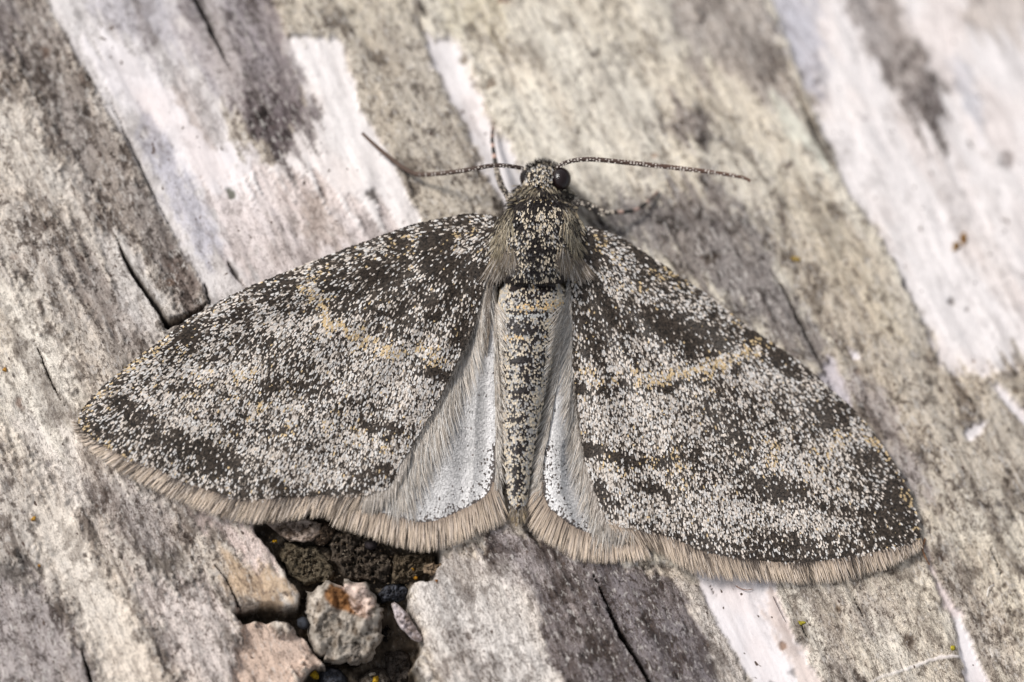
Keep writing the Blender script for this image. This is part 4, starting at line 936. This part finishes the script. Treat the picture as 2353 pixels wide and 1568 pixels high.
# hair from the hindwing ridges across the flanks of the abdomen
def flank(x, y): return np.maximum(body_h(x, y)*(np.abs(x-np.interp(y, BX, B0)) < np.interp(y, BX, BWd)), np.where(x < 1215, hind_h(x, y, -1), hind_h(x, y, 1)))
hl = lambda x, y: hind_h(x, y, -1); hr = lambda x, y: hind_h(x, y, 1)
DG = [(160, 150, 142), (204, 194, 184), (92, 84, 80)]
tuft('hindwing_hair', [(1138, 690), (1137, 780), (1140, 900), (1143, 1020), (1141, 1100)], 1300, lambda t: 64+12*t, 20, lambda t: 54-12*t, .7, hl, 0, 1.2, DG+PALE, PALE+[(232, 228, 222)], hindL, 4, 10, follow=flank)
tuft('hindwing_hair', [(1298, 700), (1290, 800), (1276, 900), (1260, 990), (1246, 1060), (1244, 1120)], 1700, lambda t: 124-6*t, 20, lambda t: 58-10*t, .7, hr, 0, 1.2, DG+PALE, PALE+[(232, 228, 222)], hindR, 4, -10, follow=flank)
tuft('hindwing_hair', [(1135, 1100), (1128, 1135), (1110, 1150)], 420, 74, 10, 72, .3, hl, -.25, 2.2, DG, PALE, hindL, 5, 6)
tuft('hindwing_hair', [(1246, 1080), (1250, 1140), (1262, 1168)], 520, lambda t: 112-10*t, 12, 68, .35, hr, -.25, 2.2, DG, PALE, hindR, 5, -6)
# brown-grey hair where the hindwings leave the thorax
BRN = [(112, 100, 88), (140, 126, 110), (90, 80, 72)]
tuft('hindwing_hair', [(1128, 640), (1122, 700), (1118, 780)], 260, 100, 10, 60, .4, lambda x, y: fore_h(x, y, -1), -.35, 1.7, BRN, GREY, hindL, 5)

# --- body scales
def scat_rect(x0_, y0_, x1_, y1_, sa, sc): return scatter([(x0_, y0_), (x1_, y0_), (x1_, y1_), (x0_, y1_)], sa, sc, 1.57)
def on_body(X, Y, k=.96): return np.abs(X-np.interp(Y, BX, B0)) < np.interp(Y, BX, BWd)*k
CREAM = srgb((218, 203, 180)); BLK = srgb((40, 34, 33)); ASH = srgb((186, 182, 178))
# abdomen
X, Y = scat_rect(1130, 652, 1310, 1204, 4.4, 3.1); m = on_body(X, Y, .985) & (Y > 654); X, Y = X[m], Y[m]
u = (X-np.interp(Y, BX, B0))/np.interp(Y, BX, BWd)
seg = np.array([658, 717, 773, 837, 907, 978, 1045, 1105, 1204]); si = np.clip(np.searchsorted(seg, Y)-1, 0, 7); f = (Y-seg[si])/(seg[si+1]-seg[si])
p = .52-.22*np.abs(u)+.5*(fbm(X/9, Y/9, 601, 2)-.5)*1.6-.35*sstep(.78, .95, f)*(Y > 740)
p += gauss(X, Y, [(1201, 757, 26, 9, 0, .8), (1203, 827, 24, 11, 0, 1.0), (1192, 900, 20, 10, 0, 1.1), (1192, 962, 14, 8, 0, .5), (1191, 1036, 15, 9, 0, 1.0), (1190, 1078, 12, 8, 0, .5), (1190, 1110, 10, 18, 0, .45), (1182, 740, 50, 10, 0, .2), (1190, 690, 60, 12, 0, .15)])
p -= gauss(X, Y, [(1206, 708, 22, 12, 0, .7), (1270, 706, 24, 20, 0, .6), (1152, 700, 14, 26, 0, .6), (1155, 672, 14, 12, 0, .6), (1282, 676, 14, 16, 0, .6)])
p = np.where(Y < 668, .98-.75*np.exp(-(u/.2)**2)-1.5*(np.abs(u) > .78), p)
p = np.where((np.abs(Y-716-.03*(X-1219)) < 1.8), .95, p)
dark = rng.random(len(X)) < np.clip(p, .02, .97)
n = len(X)
lightc = np.where((rng.random(n) < .45)[:, None], ASH, CREAM)*(.66+.34*rng.random(n))[:, None]
och = .6*np.clip(gauss(X, Y, [(1206, 708, 26, 12, 0, .9), (1268, 704, 24, 18, 0, .7), (1215, 655, 24, 8, 0, .8), (1200, 775, 60, 7, 0, .5), (1190, 1180, 18, 30, 0, .5)]), 0, .9)
lightc = np.where((rng.random(n) < och)[:, None], srgb((222, 188, 138))*(.85+.2*rng.random(n))[:, None], lightc)
lightc = np.where(((Y > 719) & (Y < 729))[:, None], srgb((192, 190, 186))*(.8+.2*rng.random(n))[:, None], lightc)
c = np.where(dark[:, None], BLK*(.7+.8*rng.random(n))[:, None], lightc)
scales('body_scales', X, Y-3, (rng.random(n)-.5)*.25, np.ones(n), 7+2*rng.random(n), 3.5+1.1*rng.random(n), body_h, c, .02+.01*rng.random(n), .05+.02*rng.random(n), body)
# thorax
X, Y = scat_rect(1120, 455, 1340, 654, 3.8, 2.8); m = on_body(X, Y, .97) & (Y > 458) & (Y < 650); X, Y = X[m], Y[m]; n = len(X)
cx = np.interp(Y, BX, B0); u = (X-cx)/np.interp(Y, BX, BWd)
p = .52+.9*sstep(.62, .8, np.abs(u))+.75*(1-sstep(460, 486, Y))+.9*(fbm(X/8, Y/8, 611, 2)-.5)
p += gauss(X, Y, [(1232, 575, 16, 26, 0, .6), (1226, 628, 30, 14, 0, .2), (1175, 490, 20, 30, 0, .5), (1300, 490, 20, 30, 0, .5), (1236, 474, 40, 8, 0, .2)])
dark = rng.random(n) < np.clip(p, .05, .97)
lightc = np.where((rng.random(n) < .3)[:, None], ASH, CREAM)*(.78+.3*rng.random(n))[:, None]
c = np.where(dark[:, None], BLK*(.6+.7*rng.random(n))[:, None], lightc)
dx = u*.55+(rng.random(n)-.5)*.6; dy = np.where(Y < 520, .7, 1.0)+(rng.random(n)-.5)*.2
scales('body_scales', X, Y-4, dx, dy, 7+3.6*rng.random(n), 2.3+1.2*rng.random(n), body_h, c, .03+.03*rng.random(n), .09+.08*rng.random(n), body)
# head
X, Y = scat_rect(1190, 370, 1310, 462, 4.0, 3.2); m = on_body(X, Y, .97); X, Y = X[m], Y[m]; n = len(X)
p = .42+.9*(fbm(X/7, Y/7, 621, 2)-.5)+.3*(1-sstep(374, 392, Y))+.28*sstep(425, 445, Y); dark = rng.random(n) < p
lightc = np.where((rng.random(n) < .4)[:, None], ASH*1.1, CREAM)*(.78+.3*rng.random(n))[:, None]
lightc = np.where(((Y > 425) & (rng.random(n) < .5))[:, None], srgb((170, 146, 106)), lightc)
c = np.where(dark[:, None], BLK*(.7+.8*rng.random(n))[:, None], lightc)
an = rng.random(n)*1.6-.8; dx = np.sin(an); dy = np.cos(an)*np.where(Y < 400, .6, 1)
scales('body_scales', X, Y-3, dx, dy, 7+5*rng.random(n), 2.6+1.4*rng.random(n), body_h, c, .03+.03*rng.random(n), .10+.1*rng.random(n), body)

# --- hair tufts of head, collar and shoulders
OL = [(192, 178, 150), (166, 150, 124), (208, 197, 177)]; DK = [(48, 42, 40), (60, 52, 46), (40, 35, 34)]; MX = OL+DK+DK+[(150, 136, 116)]
tuft('crown_hair', [(1215, 388), (1230, 378), (1250, 374), (1268, 380), (1280, 392)], 170, lambda t: 215+110*t, 25, 14, .5, body_h, .12, 2.0, DK+[(190, 182, 170)], DK+[(200, 192, 180)], body, 3)
tuft('collar_hair', [(1192, 446), (1205, 432), (1245, 440), (1285, 434), (1304, 448)], 520, lambda t: 150-120*t, 38, 22, .5, body_h, .12, 2.3, MX, MX, body, 9)
tuft('collar_hair', [(1178, 470), (1200, 452), (1245, 456), (1290, 452), (1312, 472)], 520, lambda t: 150-120*t, 34, 24, .5, body_h, .12, 2.4, DK+DK+[(150, 136, 112)], DK+[(176, 160, 130)], body, 8)
th_l = lambda x, y: np.maximum(body_h(x, y)*on_body(x, y, .99), fore_h(x, y, -1)+.1); th_r = lambda x, y: np.maximum(body_h(x, y)*on_body(x, y, .99), fore_h(x, y, 1)+.1)
tuft('shoulder_tuft', [(1178, 478), (1160, 500), (1148, 520)], 520, lambda t: 118-4*t, 16, 34, .5, th_l, -.1, 2.1, DK+[(120, 104, 80)], DK+OL, body, 9, 0, 6, th_l)
tuft('shoulder_tuft', [(1172, 500), (1158, 528), (1150, 560)], 520, lambda t: 104+10*t, 22, 48, .45, th_l, -.2, 2.0, OL+DK+[(90, 78, 62)], OL+DK[:1]+[(160, 146, 124)], body, 8, 0, 6, th_l)
tuft('shoulder_tuft', [(1176, 560), (1160, 580), (1140, 590)], 620, lambda t: 92+22*t, 14, 74, .45, th_l, -.4, 1.8, [(150, 134, 106), (110, 98, 84)], GREY+[(130, 116, 102)], body, 8, 6, 6, th_l)
tuft('shoulder_tuft', [(1296, 478), (1316, 500), (1326, 524)], 520, lambda t: 64-4*t, 16, 34, .5, th_r, -.1, 2.1, DK+[(120, 104, 80)], DK+OL, body, 9, 0, 6, th_r)
tuft('shoulder_tuft', [(1298, 502), (1312, 532), (1318, 560)], 520, lambda t: 82-14*t, 22, 46, .45, th_r, -.2, 2.0, OL+DK+[(90, 78, 62)], OL+DK[:1]+[(160, 146, 124)], body, 8, 0, 6, th_r)
tuft('shoulder_tuft', [(1292, 562), (1310, 582), (1328, 592)], 620, lambda t: 94-34*t, 14, 72, .45, th_r, -.4, 1.8, [(150, 134, 106), (110, 98, 84)], GREY+[(130, 116, 102)], body, 8, -6, 6, th_r)
tuft('tail_hair', [(1178, 1160), (1190, 1180), (1202, 1160)], 200, lambda t: 104-26*t, 10, 36, .6, body_h, -.15, 1.5, GREY+DK+[(200, 174, 134)], [(206, 184, 148), (150, 134, 112), (120, 104, 88)], body, 5)

# --- eyes
def ellipsoid(name, c, ax, mat, parent, rgb, ns=40, nt=24):
    th = np.linspace(0, math.pi, nt); p_ = np.linspace(0, 2*math.pi, ns, endpoint=False)
    Tt, Pp = np.meshgrid(th, p_, indexing='ij')
    V = c+(np.sin(Tt)*np.cos(Pp))[..., None]*ax[0]+(np.sin(Tt)*np.sin(Pp))[..., None]*ax[1]+np.cos(Tt)[..., None]*ax[2]
    V = V.reshape(-1, 3); a = np.arange(ns); b = (a+1) % ns
    F = np.vstack([np.stack([k*ns+a, (k+1)*ns+a, (k+1)*ns+b, k*ns+b], 1) for k in range(nt-1)])
    o = make_mesh(name, V, F, mat, None, np.repeat(srgb(rgb)[None], len(V), 0)); attach(o, parent); return o
ke = NT('compound_eye'); ke.l(ke.attr('tint').outputs['Color'], ke.b.inputs['Base Color'])
ke.b.inputs['Roughness'].default_value = .22; ke.b.inputs['Specular IOR Level'].default_value = .4
tce = ke.n('ShaderNodeTexCoord'); vo = ke.n('ShaderNodeTexVoronoi'); vo.inputs['Scale'].default_value = 34
ke.l(tce.outputs['Object'], vo.inputs['Vector']); ke.bump(vo.outputs['Distance'], .35, .01)
U1 = 36/2353.0
for cx_, cy_, rx_, ry_, hz in ((1289, 411, 23, 27, 2.02), (1208, 409, 14, 20, 1.5)):
    e = ellipsoid('eye', P3(cx_, cy_, hz), (np.array([rx_*U1, 0, 0]), np.array([0, ry_*U1, 0]), np.array([0, 0, 20*U1])), ke.m, moth, (30, 20, 20))
    e['label'] = 'round glossy black-brown eye, fully in view' if cx_ > 1240 else 'dark eye half hidden by head scales'

# --- tubes for antennae and legs
def tube(name, pts, hs, rad, colf, parent, n=60, ns=10, bead=0.0, beadn=40, mat=M_MEMB):
    tt = np.linspace(0, 1, n); P = resample(pts, tt)
    s0 = np.linspace(0, 1, len(hs)); H = np.interp(tt, s0, hs); R = np.interp(tt, np.linspace(0, 1, len(rad)), rad)*U1
    R = R*(1+bead*np.abs(np.sin(tt*math.pi*beadn)))
    C = P3(P[:, 0], P[:, 1], H)
    d = np.gradient(C, axis=0); d /= np.linalg.norm(d, axis=1)[:, None]
    s = np.cross(d, [0, 0, 1.0]); s /= np.linalg.norm(s, axis=1)[:, None]; w_ = np.cross(s, d)
    p_ = np.linspace(0, 2*math.pi, ns, endpoint=False)
    V = C[:, None]+R[:, None, None]*(np.cos(p_)[None, :, None]*s[:, None]+np.sin(p_)[None, :, None]*w_[:, None])
    a = np.arange(ns); b = (a+1) % ns
    F = np.vstack([np.stack([k*ns+a, (k+1)*ns+a, (k+1)*ns+b, k*ns+b], 1)[:, ::-1] for k in range(n-1)])
    V = np.vstack([V.reshape(-1, 3), C[:1], C[-1:]])
    caps = np.vstack([np.stack([a*0+n*ns, a, b], 1), np.stack([a*0+n*ns+1, (n-1)*ns+b, (n-1)*ns+a], 1)])
    col = colf(tt); col = np.vstack([np.repeat(col, ns, 0), col[:1], col[-1:]])
    o = make_mesh(name, V, [F, caps], mat, None, col); attach(o, parent)
    return o, P, H, R/U1, d
def ant_scales(P, H, R, parent, step, lightp, wd=3.4, seed=0, ln=6.5, cols=None):
    n = len(P); k = np.arange(2, n-2)
    L = np.concatenate([[0], np.cumsum(np.hypot(*(P[1:]-P[:-1]).T))])
    q = np.arange(L[1], L[-2]*.96, step); X = np.interp(q, L, P[:, 0]); Y = np.interp(q, L, P[:, 1]); HH = np.interp(q, L, H); RR = np.interp(q, L, R)
    TX = np.interp(q, L, np.gradient(P[:, 0])); TY = np.interp(q, L, np.gradient(P[:, 1]))
    tl = np.hypot(TX, TY); nx_ = -TY/tl; ny_ = TX/tl
    rep = 3; X = np.repeat(X, rep); Y = np.repeat(Y, rep); HH = np.repeat(HH, rep); RR = np.repeat(RR, rep); TX = np.repeat(TX, rep); TY = np.repeat(TY, rep); nx_ = np.repeat(nx_, rep); ny_ = np.repeat(ny_, rep)
    off = np.tile([-.55, 0, .55], len(q))+(rng.random(len(X))-.5)*.3
    X2 = X+nx_*RR*off; Y2 = Y+ny_*RR*off
    h2 = HH+RR*U1*np.sqrt(np.clip(1-off**2, .1, 1))
    keep = rng.random(len(X)) < lightp
    X2, Y2, h2, TX, TY = X2[keep], Y2[keep], h2[keep], TX[keep], TY[keep]; m = len(X2)
    c = srgb((204, 194, 184))*(.6+.4*rng.random(m))[:, None]
    if cols is not None:
        pk = np.asarray(cols)[rng.integers(0, len(cols), m)]; c = srgb(pk)*(.8+.35*rng.random(m))[:, None]
    hb = np.repeat(h2[:, None], 1, 1)[:, 0]
    def hf(a, b): return hb
    scales('antenna_scales' if cols is None else 'leg_scales', X2, Y2, TX+(rng.random(m)-.5)*.3*tl.mean(), TY+(rng.random(m)-.5)*.3*tl.mean(), np.full(m, ln), np.full(m, wd), hf, c, .012, .03, parent)
acol = lambda t: srgb((60, 49, 45))*(.8+.4*np.abs(np.sin(t*150)))[:, None]
o, P, H, R, d = tube('antenna', [(1278, 388), (1290, 379), (1304, 373), (1330, 367.5), (1370, 367), (1430, 373), (1500, 380), (1560, 387), (1620, 394), (1680, 403), (1712, 410), (1724, 417)],
                     [2.15, 2.4, 2.5, 2.5, 2.45, 2.4, 2.3, 2.2], [4.6, 5.0, 5.2, 5.2, 4.9, 4.4, 3.2], lambda t: acol(t)*(1-t)[:, None]+srgb((116, 90, 78))*t[:, None]*.9+acol(t)*t[:, None]*.1, moth, n=240, bead=.14, beadn=56)
o['label'] = 'right antenna, dark brown with white dots along it'
ant_scales(P, H, R, o, 7.2, .42, 2.5, ln=4.2)
o, P, H, R, d = tube('antenna', [(1203, 388), (1190, 385), (1160, 381), (1130, 381), (1090, 388), (1040, 396), (990, 401), (955, 400), (930, 388), (905, 370), (880, 350), (855, 328), (832, 306)],
                     [2.05, 2.1, 1.9, 1.5, 1.0, .5, .35, .3, .35], [4.4, 4.8, 4.8, 4.8, 4.8, 4.8, 4.6, 3.2], lambda t: acol(t)*.9*(1-t)[:, None]+srgb((104, 86, 76))*t[:, None], moth, n=240, bead=.14, beadn=56)
o['label'] = 'left antenna, bent back towards the bark'
ant_scales(P[:150], H[:150], R[:150], o, 7.2, .42, 2.5, ln=4.2)

# --- forelegs
def bandcol(stops):
    ts = [s[0] for s in stops]; cs = np.array([srgb(s[1]) for s in stops])
    return lambda t: np.stack([np.interp(t, ts, cs[:, k]) for k in range(3)], 1)
LG = [(196, 182, 166), (60, 54, 50), (48, 44, 42), (214, 202, 186), (92, 84, 76)]
TB = [(0, (60, 56, 52)), (.16, (60, 56, 52)), (.2, (190, 160, 146)), (.26, (190, 160, 146)), (.3, (56, 54, 52)), (.44, (56, 54, 52)), (.48, (186, 158, 146)), (.54, (186, 158, 146)), (.58, (54, 52, 50)), (.7, (54, 52, 50)), (.74, (180, 154, 142)), (.8, (66, 60, 56)), (1, (150, 130, 118))]
for side, fem, tar in ((-1, ([(1190, 490), (1176, 468), (1165, 448), (1152, 428)], [1.3, 1.2, 1.0], [10, 9, 7.5, 7]), ([(1153, 430), (1147, 412), (1142, 394), (1138, 372), (1134, 345), (1131, 320), (1133, 292)], [1.0, .7, .4, .12], [7.5, 7, 5.6, 4.6, 4.2, 4])),
                       (1, ([(1296, 505), (1308, 490), (1316, 474), (1324, 463)], [1.4, 1.4, 1.35], [10, 9, 8, 7.5]), ([(1322, 465), (1340, 466), (1362, 477), (1386, 490), (1410, 488), (1440, 487), (1466, 480), (1490, 463), (1512, 440)], [1.35, 1.0, .6, .3, .12], [7, 9, 9, 5, 4.6, 4.2, 4, 3.6]))):
    pf, hf_, rf = fem; o, P, H, R, d = tube('foreleg', pf, hf_, rf, lambda t: np.repeat(srgb((110, 98, 86))[None], len(t), 0), moth, n=30)
    o['label'] = 'left foreleg reaching up the bark' if side < 0 else 'right foreleg bent at the knee'
    ant_scales(P, H, R, o, 3.2, .9, 4.0, ln=7, cols=LG)
    pt, ht, rt = tar; o2, P2, H2, R2, d = tube('shin_and_foot', pt, ht, rt, bandcol([(0, (100, 90, 80)), (.35, (104, 94, 84))]+[(.36+.64*a_, c_) for a_, c_ in TB]), moth, n=90, bead=.08, beadn=14); attach(o2, o)
    k = 36 if side < 0 else 42
    ant_scales(P2[:k], H2[:k], R2[:k], o, 3.2, .85, 3.8, ln=7, cols=LG)

# ------------------------------------------------------------------ small loose things
def fibre(pts, rgb, r, lab, lift=.05):
    pts = resample(pts, 14); h = bark_h(pts[:, 0], pts[:, 1])+lift+.06*np.sin(np.linspace(0, math.pi, 14))
    o, *_ = tube('loose_fibre', pts, list(h), [r, r, r*.6], lambda t: np.repeat(srgb(rgb)[None], len(t), 0), moth, n=24, ns=6)
    o.parent = None; o.matrix_parent_inverse = Matrix.Identity(4)
    tag(o, lab, 'fibre', 'loose fibres on the bark')
fibre([(1690, 1346), (1700, 1352), (1716, 1356), (1730, 1354)], (158, 120, 100), 1.0, 'thin reddish hair curled on the peeled white streak below the right wing')
fibre([(2126, 1238), (2120, 1262), (2128, 1284), (2136, 1298)], (140, 100, 70), 2.0, 'thin brown thread running down from the right wing tip')
fibre([(1776, 1371), (1786, 1392), (1800, 1420), (1806, 1430)], (96, 82, 78), .9, 'fine dark thread lying along the peeled white streak')
fibre([(2268, 1370), (2272, 1352), (2284, 1344)], (232, 226, 220), 1.2, 'short white thread on weathered bark at the lower right')

# dust and fluff of the hollow: short pale and dark splinters
n = 700
X = rng.uniform(590, 1000, n); Y = rng.uniform(1220, 1568, n); d = lat(F_cr, X, Y); m = d > 6; X, Y = X[m], Y[m]; n = len(X)
an = rng.random(n)*6.28; ln = 2+4*rng.random(n); u = np.linspace(-.5, .5, 3)
path = np.stack([X[:, None]+np.cos(an)[:, None]*ln[:, None]*u, Y[:, None]+np.sin(an)[:, None]*ln[:, None]*u], -1)
hp = np.maximum(bark_h(X, Y), np.where(Y < 1345, -.55, -2.6))[:, None]+.05+.05*rng.random((n, 3))
cc = srgb(np.asarray([(150, 130, 104), (176, 160, 138), (70, 60, 52), (120, 98, 74)])[rng.integers(0, 4, n)])
o = hairs('bark_dust', path, hp, np.full(n, 1.1), cc*.6, cc*.8, moth); o.parent = None; o.matrix_parent_inverse = Matrix.Identity(4)
tag(o, 'fine splinters and dust in the dark hollow', 'dust', None, 'stuff')
